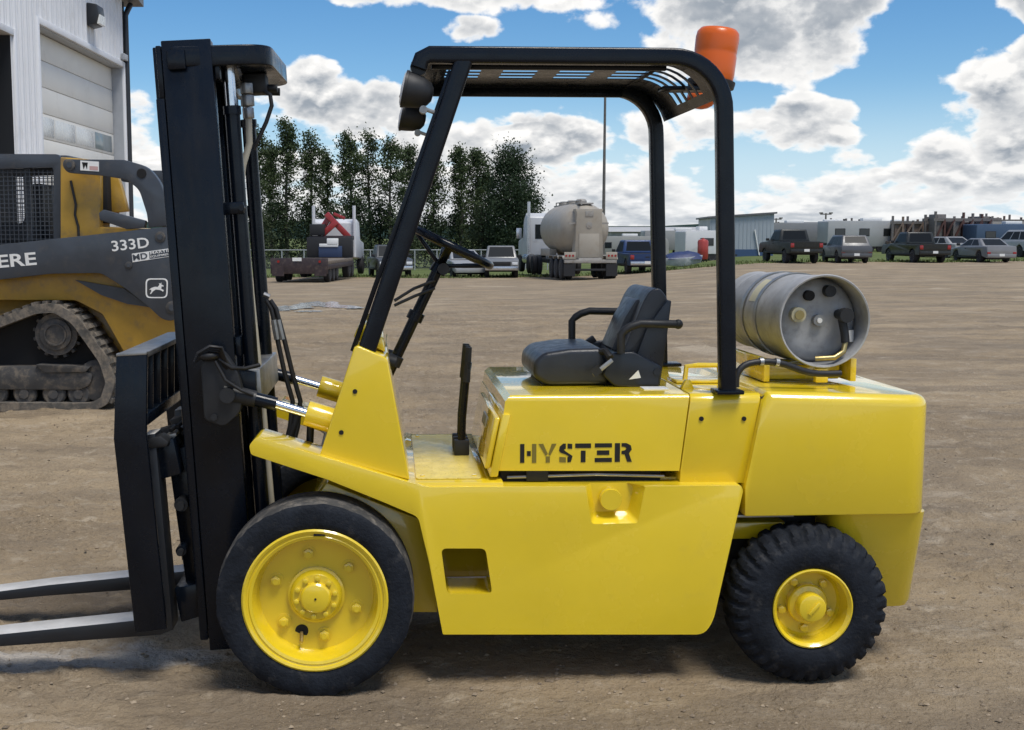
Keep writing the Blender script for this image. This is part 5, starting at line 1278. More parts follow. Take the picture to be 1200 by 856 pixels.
def grass_strip():
    m = bpy.data.materials.new('short_grass'); m.use_nodes = True; t = m.node_tree; N = NT(t); b = t.nodes['Principled BSDF']
    g = N.new('ShaderNodeNewGeometry'); n1 = N.noise(g.outputs['Position'], 0.35, 6, 0.65); n2 = N.noise(g.outputs['Position'], 3.0, 4, 0.6)
    c = N.mix(N.lin(n1, 0.35, 0.65), (0.075, 0.115, 0.030), (0.135, 0.155, 0.060)); c = N.mix(N.mul(N.smooth(n2, 0.5, 0.7), 0.5), c, (0.20, 0.18, 0.10))
    t.links.new(c, b.inputs['Base Color']); b.inputs['Roughness'].default_value = 0.95; b.inputs['Specular IOR Level'].default_value = 0.1
    # sheet from the edge of the yard back to the horizon, edge wandering
    V = []; F = []; cols = list(range(-700, 2100, 25)); rows = [0, 2, 5, 10, 20, 40, 80, 200, 600, 1800]
    rr = random.Random(4)
    for px in cols:
        D0 = 66 if px < 640 else 66 + (px-640)/560*8
        D0 += 1.6*math.sin(px*0.021) + rr.uniform(-0.7, 0.7)
        for q in rows:
            D = D0 + q; x, y, z = spot(px, D); V.append((x, y, z + 0.012 + (0.03 if q else 0)))
    n = len(rows)
    for i in range(len(cols)-1):
        for j in range(n-1): a = i*n+j; F.append((a, a+n, a+n+1, a+1))
    me = bpy.data.meshes.new('grass'); me.from_pydata(V, [], F); me.update()
    tag(link('grass_verge', me, m), kind='structure')
    # tufts along the edge
    r = np.random.RandomState(2); V = []; F = []
    for k in range(2600):
        px = r.uniform(280, 1240); D0 = (66 if px < 640 else 66 + (px-640)/560*8) + 1.6*math.sin(px*0.021)
        D = D0 + abs(r.normal(0, 3)) - 0.8; x, y, z = spot(px, D); h = r.uniform(0.06, 0.22); w = 0.05; a = r.uniform(0, 3.14)
        b0 = len(V); V += [(x-w*math.cos(a), y-w*math.sin(a), z), (x+w*math.cos(a), y+w*math.sin(a), z), (x+r.uniform(-.06,.06), y+r.uniform(-.06,.06), z+h)]; F.append((b0, b0+1, b0+2))
    me = bpy.data.meshes.new('tufts'); me.from_pydata(V, [], F); me.update()
    tag(link('grass_tufts', me, m), 'rough grass growing along the far edge of the yard', 'grass', kind='stuff')
grass_strip()

# --- trees
def leaf_mat(name, a, b_):
    m = bpy.data.materials.new(name); m.use_nodes = True; t = m.node_tree; N = NT(t); b = t.nodes['Principled BSDF']
    g = N.new('ShaderNodeNewGeometry')
    t.links.new(N.mix(g.outputs['Random Per Island'], a, b_), b.inputs['Base Color'])
    b.inputs['Roughness'].default_value = 0.7; b.inputs['Specular IOR Level'].default_value = 0.25
    tl = N.new('ShaderNodeBsdfTranslucent'); t.links.new(N.mix(0.5, a, b_), tl.inputs[0])
    ms = N.new('ShaderNodeMixShader'); ms.inputs[0].default_value = 0.22
    t.links.new(b.outputs[0], ms.inputs[1]); t.links.new(tl.outputs[0], ms.inputs[2]); t.links.new(ms.outputs[0], t.nodes['Material Output'].inputs[0])
    return m
LEAF = [leaf_mat('poplar_leaf', (0.042,0.064,0.026), (0.085,0.115,0.048)), leaf_mat('spruce_needle', (0.022,0.040,0.020), (0.046,0.070,0.034)), leaf_mat('willow_leaf', (0.035,0.052,0.026), (0.062,0.082,0.040))]
BARK = mat('bark', (0.075,0.065,0.055), 0.9, var=0.3)
def leaves(centres, sizes, leaf, r):
    """centres (n,3): a little cloud of leaf faces round each"""
    n = len(centres); P = centres + r.normal(0, 1, (n,3))*sizes[:,None]
    a = r.normal(0, 1, (n,3)); a /= np.linalg.norm(a, axis=1)[:,None]; b = np.cross(a, r.normal(0,1,(n,3))); b /= np.linalg.norm(b, axis=1)[:,None]
    s = (leaf*r.uniform(0.5, 1.3, n))[:,None]
    V = np.stack([P-a*s, P+b*s*0.7, P+a*s, P-b*s*0.7], 1).reshape(-1,3)
    F = (np.arange(n)*4)[:,None] + np.arange(4)[None]
    me = bpy.data.meshes.new('crown'); me.vertices.add(len(V)); me.vertices.foreach_set('co', V.ravel())
    me.loops.add(F.size); me.loops.foreach_set('vertex_index', F.ravel().astype(np.int32))
    me.polygons.add(n); me.polygons.foreach_set('loop_start', np.arange(0, F.size, 4, dtype=np.int32)); me.update()
    return me
def tree(px, D, top_py, width_px, kind, label, seed, n_leaf=3200, bare=0.3, name='poplar_tree', leafm=0):
    r = np.random.RandomState(seed); x, y, z = spot(px, D)
    H = (278-top_py)/F_PX*D + CAM.z - z; Wd = width_px/F_PX*D/2
    t = thing(name, (x, y, z), label, 'tree', 'trees behind the chain-link fence')
    b = MB(); lean = r.normal(0, 0.012, 2); pts = []; rad = []
    for k in range(9):
        u = k/8; pts.append(Vector((lean[0]*H*u + 0.10*math.sin(u*5+seed), lean[1]*H*u, H*0.97*u))); rad.append(0.02 + (0.012*H+0.04)*(1-u)**0.9)
    b.tube(pts, rad, 7)
    C = []; Sz = []
    nb = 34 if kind != 'bush' else 18
    for k in range(nb):
        u = bare + (0.99-bare)*(k+0.5)/nb
        if kind == 'spruce': prof = (1-u)**0.8*1.05 + 0.06
        elif kind == 'bush': prof = math.sin(math.pi*min(1, 0.15+0.85*u))**0.6
        else: prof = (0.30 + 0.75*math.sin(math.pi*min(1,(u-bare)/(1-bare)*0.90+0.10)))*r.uniform(0.35, 1.15)
        a = k*2.4 + r.uniform(-0.5,0.5); ln = Wd*prof*r.uniform(0.7, 1.1)
        p0 = pts[0].lerp(pts[-1], u); rise = (0.35 if kind == 'poplar' else -0.12 if kind == 'spruce' else 0.4)*ln
        e = p0 + Vector((math.cos(a)*ln, math.sin(a)*ln, rise))
        b.tube([p0, p0.lerp(e, 0.5)+Vector((0,0,0.05*ln)), e], [0.045*(1-u)+0.012, 0.02, 0.008], 4)
        nn = int(n_leaf/nb*r.uniform(0.3, 1.4)*(1.0 if kind != 'poplar' else (0.35 + 0.75*sstep(0.35, 0.75, u) if k % 4 else 0.12))); ts = r.uniform(0.15, 1.05, nn)**0.75
        q = np.array([p0.lerp(e, float(v))[:] for v in ts]); C.append(q); Sz.append((0.12 + 0.19*Wd*r.uniform(0.6,1.2))*np.ones(nn)*(1.15-0.5*ts) if kind != 'bush' else np.ones(nn)*0.28*Wd)
    b.build('trunk', BARK, t, smooth=60)
    me = leaves(np.concatenate(C), np.concatenate(Sz), 0.10, r)
    link('crown', me, LEAF[leafm], t)
    return t
TR = [  # px, D, top, width, kind, label
    (303,104,152,30,'poplar','poplar crown showing just right of the forklift mast'),
    (318,108,168,22,'poplar','slim poplar left of the tallest poplar'),
    (337,104,144,36,'poplar','tallest poplar, rising above the red crane trailer'),
    (364,106,157,30,'poplar','poplar behind the white cab of the crane truck'),
    (382,112,176,22,'poplar','short thin poplar between the crane truck and the dark pickup'),
    (411,104,158,36,'poplar','leafy poplar left of the guard leg, above the dark pickup'),
    (433,107,157,34,'poplar','full poplar directly above the dark pickup'),
    (457,104,162,38,'poplar','wide poplar just left of the guard leg'),
    (480,109,172,32,'poplar','poplar behind the leaning front leg of the guard'),
    (508,104,181,34,'poplar','loose poplar above the steering wheel'),
    (541,104,173,28,'poplar','narrow poplar left of the two dark trees'),
    (560,106,176,32,'poplar','dark narrow poplar beside the dense rounded tree'),
]
for i, (px, D, tp, w, kd, lb) in enumerate(TR):
    tree(px, D, tp, w*1.15, kd, lb, 20+i, 7600 + (i%3)*1500, 0.30 if i % 2 else 0.22)
tree(600,100,180,60,'bush','dense dark rounded tree left of the tank truck',60,22000,0.10,'broad_tree',1)
tree(618,104,222,40,'bush','low dark tree right behind the cab of the tank truck',61,7000,0.06,'broad_tree',1)
tree(575,108,205,34,'bush','dark tree filling the gap before the dense rounded tree',63,6000,0.08,'broad_tree',1)
BU = [(302,252,44,'dark undergrowth at the foot of the trees beside the mast'),(330,238,40,'dark undergrowth behind the low trailer'),(360,240,40,'tall dark undergrowth behind the crane'),(392,246,40,'dark undergrowth right of the crane truck'),
      (418,236,42,'dark undergrowth behind the dark pickup'),(446,240,44,'dark undergrowth left of the guard leg'),(478,246,40,'dark undergrowth behind the guard leg'),(508,255,42,'low undergrowth above the white car'),(538,250,40,'undergrowth left of the old silver pickup'),(566,246,40,'undergrowth right behind the old silver pickup')]
for i, (px, tp, w, lb) in enumerate(BU):
    tree(px, 102+(i%3)*2, tp, w, 'bush', lb, 80+i, 4600, 0.03, 'undergrowth_bush', 1 if i % 3 else 2)

# --- chain-link fence
def fence():
    pxs = list(range(-60, 660, 26)); D = 92
    x0, y0, z0 = spot(300, D)
    root = thing('chain_link_fence', (x0, y0, z0), 'grey chain-link fence along the foot of the trees', 'fence', world=True)
    gal = mat('galvanised', (0.42,0.43,0.44), 0.5, metal=0.4, var=0.1)
    P_ = [Vector(spot(p, D)) for p in pxs]
    for p in P_: MB().cyl(p, p+Vector((0,0,1.62)), 0.045, 8).build('fence_post', gal, root)
    MB().tube([p+Vector((0,-0.02,1.58)) for p in P_], 0.035, 6).build('top_rail', gal, root)
    m = bpy.data.materials.new('chain_link'); m.use_nodes = True; t = m.node_tree; N = NT(t); b = t.nodes['Principled BSDF']
    b.inputs['Base Color'].default_value = (0.14,0.15,0.15,1); b.inputs['Roughness'].default_value = 0.6
    w = MB()
    for a, c in zip(P_[:-1], P_[1:]):
        L = (c-a).length; k = 0.0
        while k < L:
            for s_ in (-1, 1):
                e = k + s_*1.5; u0, u1 = max(0, min(L, k)), max(0, min(L, e)); f0, f1 = (u0-k)/(e-k), (u1-k)/(e-k)
                p0 = a.lerp(c, u0/L)+Vector((0,0.01*s_,1.52*f0+0.02)); p1 = a.lerp(c, u1/L)+Vector((0,0.01*s_,1.52*f1+0.02)); h = Vector((0.009,0,0))
                b0 = len(w.v); w.v += [(p0-h)[:], (p0+h)[:], (p1+h)[:], (p1-h)[:]]; w.f.append((b0,b0+1,b0+2,b0+3))
            k += 0.16
    o = w.build('wire_mesh', m, root, smooth=None); o['kind'] = 'stuff'
fence()

# --- vehicles
M['tyre_far'] = mat('car_tyre', (0.018,0.018,0.02), 0.8)
M['rim_far'] = mat('car_rim', (0.42,0.43,0.45), 0.35, metal=0.7)
M['tail'] = mat('tail_lamp', (0.28,0.015,0.012), 0.25, coat=0.5)
M['head'] = mat('head_lamp', (0.70,0.72,0.74), 0.12, coat=0.5)
M['plate'] = mat('number_plate', (0.75,0.75,0.73), 0.5)
M['bumper'] = mat('chrome_bumper', (0.55,0.56,0.58), 0.25, metal=0.8)
M['trimblack'] = mat('black_trim', (0.012,0.012,0.014), 0.6)
def wheel(root, x, y, R_, W, sgn, rim=True, name='wheel'):
    w = MB().lathe([(R_*0.55,-W/2),(R_*0.9,-W/2),(R_,-W*0.36),(R_,W*0.36),(R_*0.9,W/2),(R_*0.55,W/2)], (x, y, R_), 'y', 22).build(name, M['tyre_far'], root)
    if rim: MB().lathe([(0.0,0.02),(R_*0.2,0.015),(R_*0.45,0.03),(R_*0.60,0.0),(R_*0.60,0.03),(0,0.05)] if sgn < 0 else [(0.0,-0.02),(R_*0.2,-0.015),(R_*0.45,-0.03),(R_*0.60,0.0),(R_*0.60,-0.03),(0,-0.05)], (x, y+sgn*(W/2+0.002), R_), 'y', 18).build('rim', M['rim_far'], w)
    return w
def quad_panel(c4, s0, s1, t0, t1, off, name, m, parent, thick=0.012):
    """thin panel on a (possibly sloping) four-cornered face; corners a,b,c,d counter-clockwise"""
    a, b, c, d = [Vector(p) for p in c4]; n = (b-a).cross(d-a).normalized()
    def pt(s_, t_): return a.lerp(b, s_).lerp(d.lerp(c, s_), t_)
    ps = [pt(s0,t0), pt(s1,t0), pt(s1,t1), pt(s0,t1)]
    q = MB(); q.loft([[p + n*(off-thick) for p in ps], [p + n*off for p in ps]])
    return q.build(name, m, parent, smooth=None)
KIND = {
    'pickup': dict(L=5.75, W=2.0, zb=0.48, wb=(1.78,-1.80), wr=0.41, wx=0.27,
        lower=[(-2.85,0.62),(-2.87,1.14),(-0.85,1.16),(-0.80,1.18),(1.15,1.20),(1.3,1.18),(2.60,1.10),(2.80,1.00),(2.86,0.60)], gh=(-0.82,1.22,-0.62,0.52,1.19,1.90,0.15)),
    'suv': dict(L=4.6, W=1.86, zb=0.34, wb=(1.38,-1.32), wr=0.355, wx=0.23,
        lower=[(-2.25,0.48),(-2.30,0.80),(-2.22,1.04),(-0.8,1.05),(1.0,1.02),(1.95,0.93),(2.22,0.80),(2.30,0.45)], gh=(-2.18,1.08,-1.72,0.25,1.03,1.67,0.17)),
    'sedan': dict(L=4.85, W=1.84, zb=0.28, wb=(1.42,-1.40), wr=0.335, wx=0.22,
        lower=[(-2.38,0.44),(-2.42,0.70),(-2.36,0.98),(-1.6,1.01),(1.0,0.95),(2.05,0.83),(2.35,0.68),(2.42,0.40)], gh=(-1.85,1.22,-0.95,0.22,0.97,1.45,0.20)),
}
def car(name, kind, loc, rz, label, cat, paint, group=None, lift=0.0, facing='rear', hoodz=0.0, bumper=None, scale=1.0, light_rim=True):
    K = KIND[kind]; t = thing(name, loc, label, cat, group, rz)
    t.scale = (scale,)*3
    W = K['W']; low = [(x, z+lift) for x, z in K['lower']]; zb = K['zb']+lift
    poly = list(low); x1, x0 = low[-1][0], low[0][0]
    bottom = [(x1-0.03, zb)]
    for wx in K['wb']:
        ra = K['wr']+0.07; zc_ = K['wr']
        bottom += [(wx + ra*math.cos(R(a)), max(zb, zc_ + ra*math.sin(R(a)))) for a in (10, 40, 65, 90, 115, 140, 170)]
    bottom += [(x0+0.03, zb)]
    body = MB().prism(poly + bottom, -W/2, W/2).build('body', paint, t, bevels=[(lambda p, d: abs(abs(p.y)-W/2) < 1e-3 and p.z > zb+0.35, 0.07, 3)], smooth=45)
    a0, a1, b0, b1, z0, z1, ins = K['gh']; z0 += lift; z1 += lift
    w0, w1 = W/2-0.05, W/2-ins-0.05
    bt = [Vector((a0,-w0,z0-0.02)),Vector((a1,-w0,z0-0.02)),Vector((a1,w0,z0-0.02)),Vector((a0,w0,z0-0.02))]; tp = [Vector((b0,-w1,z1)),Vector((b1,-w1,z1)),Vector((b1,w1,z1)),Vector((b0,w1,z1))]
    MB().loft([bt, tp]).build('cabin', paint, t, bevel=0.06, seg=3)
    splits = {'pickup': [(0.08,0.44),(0.48,0.88)], 'suv': [(0.08,0.30),(0.33,0.60),(0.63,0.92)], 'sedan': [(0.16,0.48),(0.52,0.90)]}[kind]
    for (s0, s1) in splits:
        quad_panel([bt[0],bt[1],tp[1],tp[0]], s0, s1, 0.14, 0.84, 0.006, 'window', M['carglass'], t)
        quad_panel([bt[2],bt[3],tp[3],tp[2]], 1-s1, 1-s0, 0.14, 0.84, 0.006, 'window', M['carglass'], t)
    quad_panel([bt[1],bt[2],tp[2],tp[1]], 0.08, 0.92, 0.10, 0.90, 0.006, 'windscreen', M['carglass'], t)
    quad_panel([bt[3],bt[0],tp[0],tp[3]], 0.10, 0.90, 0.16 if kind != 'suv' else 0.30, 0.88, 0.006, 'rear_window', M['carglass'], t)
    for wx in K['wb']:
        for s_ in (-1, 1): wheel(t, wx, s_*(W/2-K['wx']/2-0.01), K['wr'], K['wx'], s_, light_rim)
    xr_, xf_ = low[0][0], low[-1][0]
    bm_ = bumper or paint
    MB().box(xr_-0.06, xr_+0.10, -W/2+0.03, W/2-0.03, zb+0.02, zb+0.24).build('rear_bumper', bm_, t, bevel=0.03)
    MB().box(xf_-0.10, xf_+0.07, -W/2+0.03, W/2-0.03, zb+0.00, zb+0.24).build('front_bumper', bm_, t, bevel=0.03)
    zt_ = low[1][1]
    for s_ in (-1, 1):
        hh = (0.34, 0.06) if kind == 'pickup' else (0.20, 0.16) if kind == 'suv' else (0.22, 0.06)
        y0, y1 = (W/2-0.24, W/2-0.02)
        xx = xr_-0.035 if kind != 'sedan' else xr_-0.045
        MB().box(xx, xx+0.12, min(s_*y0,s_*y1), max(s_*y0,s_*y1), zt_-hh[0]+0.02, zt_-hh[1]).build('tail_light', M['tail'], t, bevel=0.02)
        MB().box(xf_-0.10, xf_+0.012, min(s_*(W/2-0.40),s_*(W/2-0.06)), max(s_*(W/2-0.40),s_*(W/2-0.06)), zb+0.30, zb+0.48).build('headlight', M['head'], t, bevel=0.02)
        MB().obox((a1-0.25, s_*(W/2+0.08), z0+0.10), (0.14,0.20,0.16)).build('mirror', M['trimblack'], t, bevel=0.03)
        MB().box(-K['L']/2+1.2, K['L']/2-1.2, min(s_*(W/2-0.03),s_*(W/2+0.012)), max(s_*(W/2-0.03),s_*(W/2+0.012)), zb-0.02, zb+0.10).build('sill', M['trimblack'], t, bevel=0.01)
        if kind != 'pickup' or True:
            MB().box(0.12, 0.30, s_*(W/2+0.004)-0.012, s_*(W/2+0.004)+0.012, z0-0.16, z0-0.12).build('door_handle', M['trimblack'], t)
    MB().box(xr_-0.072, xr_-0.061, -0.16, 0.16, zb+0.10, zb+0.25).build('number_plate', M['plate'], t)
    MB().box(xf_-0.03, xf_+0.03, -0.52, 0.52, zb+0.27, zb+0.50).build('grille', M['trimblack'], t, bevel=0.01)
    if kind == 'pickup':
        MB().box(-2.72, -0.95, -W/2+0.14, W/2-0.14, low[1][1]+lift*0-0.02, low[1][1]+0.03).build('bed_cover', M['trimblack'], t, bevel=0.01)
        MB().box(xr_-0.012, xr_+0.02, -W/2+0.26, W/2-0.26, zb+0.30, low[1][1]-0.05).build('tailgate', paint, t, bevel=0.02)
        MB().box(xr_-0.022, xr_-0.011, -0.12, 0.12, low[1][1]-0.22, low[1][1]-0.15).build('tailgate_handle', M['trimblack'], t)
    MB().box(-K['L']/2+0.5, K['L']/2-0.5, -W/2+0.30, W/2-0.30, zb-0.10, zb+0.02).build('underbody', M['trimblack'], t)
    return t
def paint(name, c, metal=0.2): return mat(name, c, 0.42, metal=metal*0.5, coat=0.2, coat_rough=0.2, var=0.06, vscale=1.5, dirt=(0.16,0.13,0.10), dirt_amt=0.2)
GP = 'vehicles parked along the far edge of the yard'
car('pickup_truck','pickup',spot(926,71),R(91),'black lifted pickup truck parked with its tailgate to the yard, nearest the grey shed','pickup truck',paint('black_car',(0.012,0.014,0.012)),GP,lift=0.12,scale=0.98)
car('suv','suv',spot(991,71),R(86),'grey compact SUV between the two black pickups','car',paint('grey_car',(0.09,0.093,0.10),0.5),GP,scale=0.98)
car('pickup_truck','pickup',spot(1073,72),R(90),'dark pickup truck between the grey SUV and the silver sedan','pickup truck',paint('dark_green_car',(0.016,0.018,0.016)),GP,scale=0.96)
car('sedan','sedan',spot(1151,72),R(91),'silver sedan at the right end of the parked row','car',paint('silver_car',(0.22,0.22,0.225),0.5),GP,scale=1.0)
car('pickup_truck','pickup',spot(745,68),R(92),'blue pickup truck parked right of the tank trailer','pickup truck',paint('blue_car',(0.015,0.045,0.14)),GP,scale=0.98,bumper=M['bumper'])
car('pickup_truck','pickup',spot(587,67),R(-94),'old silver pickup truck facing the yard, seen past the steering wheel','pickup truck',paint('old_silver',(0.19,0.195,0.20),0.3),GP,scale=0.92,bumper=M['bumper'])
car('pickup_truck','pickup',spot(456,68),R(-82),'dark grey pickup truck with white hood partly hidden by the guard leg','pickup truck',paint('charcoal_car',(0.055,0.06,0.065)),GP,scale=0.95,bumper=M['bumper'])
car('sedan','sedan',spot(541,68),R(-80),'pale car half hidden behind the steering wheel','car',paint('pale_car',(0.32,0.325,0.33)),GP,scale=1.05)
car('sedan','sedan',spot(1108,84),R(100),'pale grey car showing between the dark pickup and the silver sedan','car',paint('white_car',(0.30,0.30,0.30)),'vehicles behind the parked row',scale=1.05)
car('suv','suv',spot(1196,86),R(95),'pale wagon at the right edge behind the silver sedan','car',paint('white_car_b',(0.34,0.35,0.37)),'vehicles behind the parked row',scale=1.2)

# --- tank truck with dry bulk trailer, seen from behind
def tank_truck():
    D = 58; x, y, z = spot(692, D)
    hx, hy, hz_ = x, y, z
    t = thing('tank_truck', (x, y, z), 'beige bulk tank trailer behind a white semi tractor, seen from its rear', 'tank truck', rz=R(93)); t.scale = (1.04,)*3
    bei = mat('tank_beige', (0.35,0.315,0.26), 0.45, var=0.08, vscale=1.2, dirt=(0.30,0.25,0.19), dirt_amt=0.4)
    gry = mat('trailer_grey', (0.30,0.285,0.26), 0.5, var=0.15, vscale=3, dirt=(0.2,0.16,0.12), dirt_amt=0.4)
    wht = paint('tractor_white', (0.52,0.53,0.54), 0.1)
    # tank: belly shell, local x forward
    n = 28
    def ring(xx, r, zc_, ky=1.0): return [Vector((xx, math.cos(2*math.pi*k/n)*r*ky, zc_+math.sin(2*math.pi*k/n)*r)) for k in range(n)]
    MB().loft([ring(0.55,0.15,2.45),ring(0.65,0.72,2.42),ring(1.0,1.08,2.40),ring(1.6,1.24,2.38),ring(3.0,1.28,2.38),ring(5.0,1.26,2.38),ring(6.6,1.22,2.40),ring(7.6,1.02,2.44),ring(8.0,0.5,2.48),ring(8.05,0.1,2.48)]).build('tank', bei, t, smooth=60)
    for xx in (3.4, 5.8):
        MB().loft([ring(xx-0.25,0.75,1.75),ring(xx,0.30,1.0)]).build('tank_hopper', bei, t, smooth=60)
    # rear panel with ladder cabinet
    MB().prism([(-0.70,0.95),(0.70,0.95),(0.60,3.10),(0.66,3.32),(-0.66,3.32),(-0.60,3.10)], 0.30, 0.95, 'x').build('rear_cabinet', bei, t, bevel=0.03)
    MB().box(0.27, 0.302, -0.48, 0.48, 1.05, 2.15).build('cabinet_door', bei, t, bevel=0.01)
    MB().box(0.275, 0.302, -0.20, 0.20, 2.95, 3.22).build('cabinet_vent', gry, t, bevel=0.01)
    MB().cyl((0.305,0,2.55),(0.275,0,2.55),0.15,20).build('round_badge', gry, t)
    for s_ in (-1, 1): MB().box(0.40, 0.50, min(s_*0.62,s_*0.95), max(s_*0.62,s_*0.95), 2.60, 2.68).build('side_bracket', gry, t)
    # chassis, fenders, wheels
    MB().box(-0.05, 8.6, -0.55, 0.55, 0.82, 1.02).build('trailer_chassis', gry, t, bevel=0.02)
    MB().box(-0.12, 0.05, -1.25, 1.25, 0.78, 0.95).build('rear_crossbar', gry, t, bevel=0.02)
    MB().box(-0.10, 0.02, -1.15, 1.15, 0.42, 0.52).build('under_run_bar', M['trimblack'], t, bevel=0.01)
    for s_ in (-1, 1):
        for k, xx in enumerate((0.55, 1.80, 3.05)):
            for dy in (0.92, 1.19): wheel(t, xx, s_*dy, 0.50, 0.25, s_, dy > 1)
            MB().prism([(xx-0.6,0.95),(xx-0.45,1.08),(xx+0.45,1.08),(xx+0.6,0.95),(xx+0.6,0.98),(xx+0.45,1.12),(xx-0.45,1.12),(xx-0.6,0.98)], s_*1.05-0.26, s_*1.05+0.26).build('fender', gry, t)
        MB().box(-0.14, -0.10, min(s_*0.72,s_*1.26), max(s_*0.72,s_*1.26), 0.96, 1.30).build('lamp_panel', bei, t, bevel=0.01)
        for k in range(3): MB().cyl((-0.15, s_*(0.85+0.16*k), 1.13), (-0.135, s_*(0.85+0.16*k), 1.13), 0.055, 12).build('tail_light', M['tail'], t)
        MB().box(-0.13, -0.11, min(s_*0.74,s_*1.28), max(s_*0.74,s_*1.28), 0.18, 0.74).build('mud_flap', M['trimblack'], t)
        MB().box(3.9, 6.4, min(s_*0.85,s_*1.22), max(s_*0.85,s_*1.22), 1.05, 1.40).build('hose_tray', bei, t, bevel=0.03)
    MB().tube([(0.7,0.3,3.50),(0.7,0.3,3.72),(7.0,0.3,3.76),(7.0,0.3,3.55)], 0.03, 6).build('walkway_rail', gry, t)
    MB().box(1.0, 7.4, -0.35, 0.35, 3.55, 3.62).build('walkway', gry, t)
    for xx in (2.2, 4.4, 6.4): MB().lathe([(0.0,0.0),(0.28,0.0),(0.28,0.12),(0.2,0.2),(0,0.22)], (xx,0,3.62), 'z', 16).build('tank_hatch', gry, t)
    # tractor
    for s_ in (-1, 1):
        for xx in (8.6, 9.9): 
            for dy in (0.92, 1.19): wheel(t, xx, s_*dy, 0.50, 0.25, s_, dy > 1)
        wheel(t, 13.4, s_*1.08, 0.50, 0.28, s_)
        MB().cyl((11.0, s_*1.08, 0.9), (11.0, s_*1.08, 3.95), 0.085, 12).build('exhaust_stack', M['bumper'], t)
        MB().cyl((10.5, s_*1.0, 0.78), (12.0, s_*1.0, 0.78), 0.30, 18).build('fuel_tank', M['bumper'], t)
        MB().box(12.4, 12.5, min(s_*1.25,s_*1.55), max(s_*1.25,s_*1.55), 1.9, 2.5).build('mirror', M['bumper'], t, bevel=0.03)
    MB().box(8.2, 14.2, -0.42, 0.42, 0.6, 0.85).build('tractor_chassis', M['trimblack'], t)
    MB().prism([(11.1,0.95),(11.1,3.1),(11.6,3.35),(12.3,3.0),(12.7,2.0),(14.2,1.8),(14.3,0.8)], -1.15, 1.15).build('tractor_cab', wht, t, bevel=0.08, seg=3)
    MB().box(11.085, 11.1, -0.7, 0.7, 1.9, 2.7).build('sleeper_window', M['glass'], t)
    return t
tank_truck()

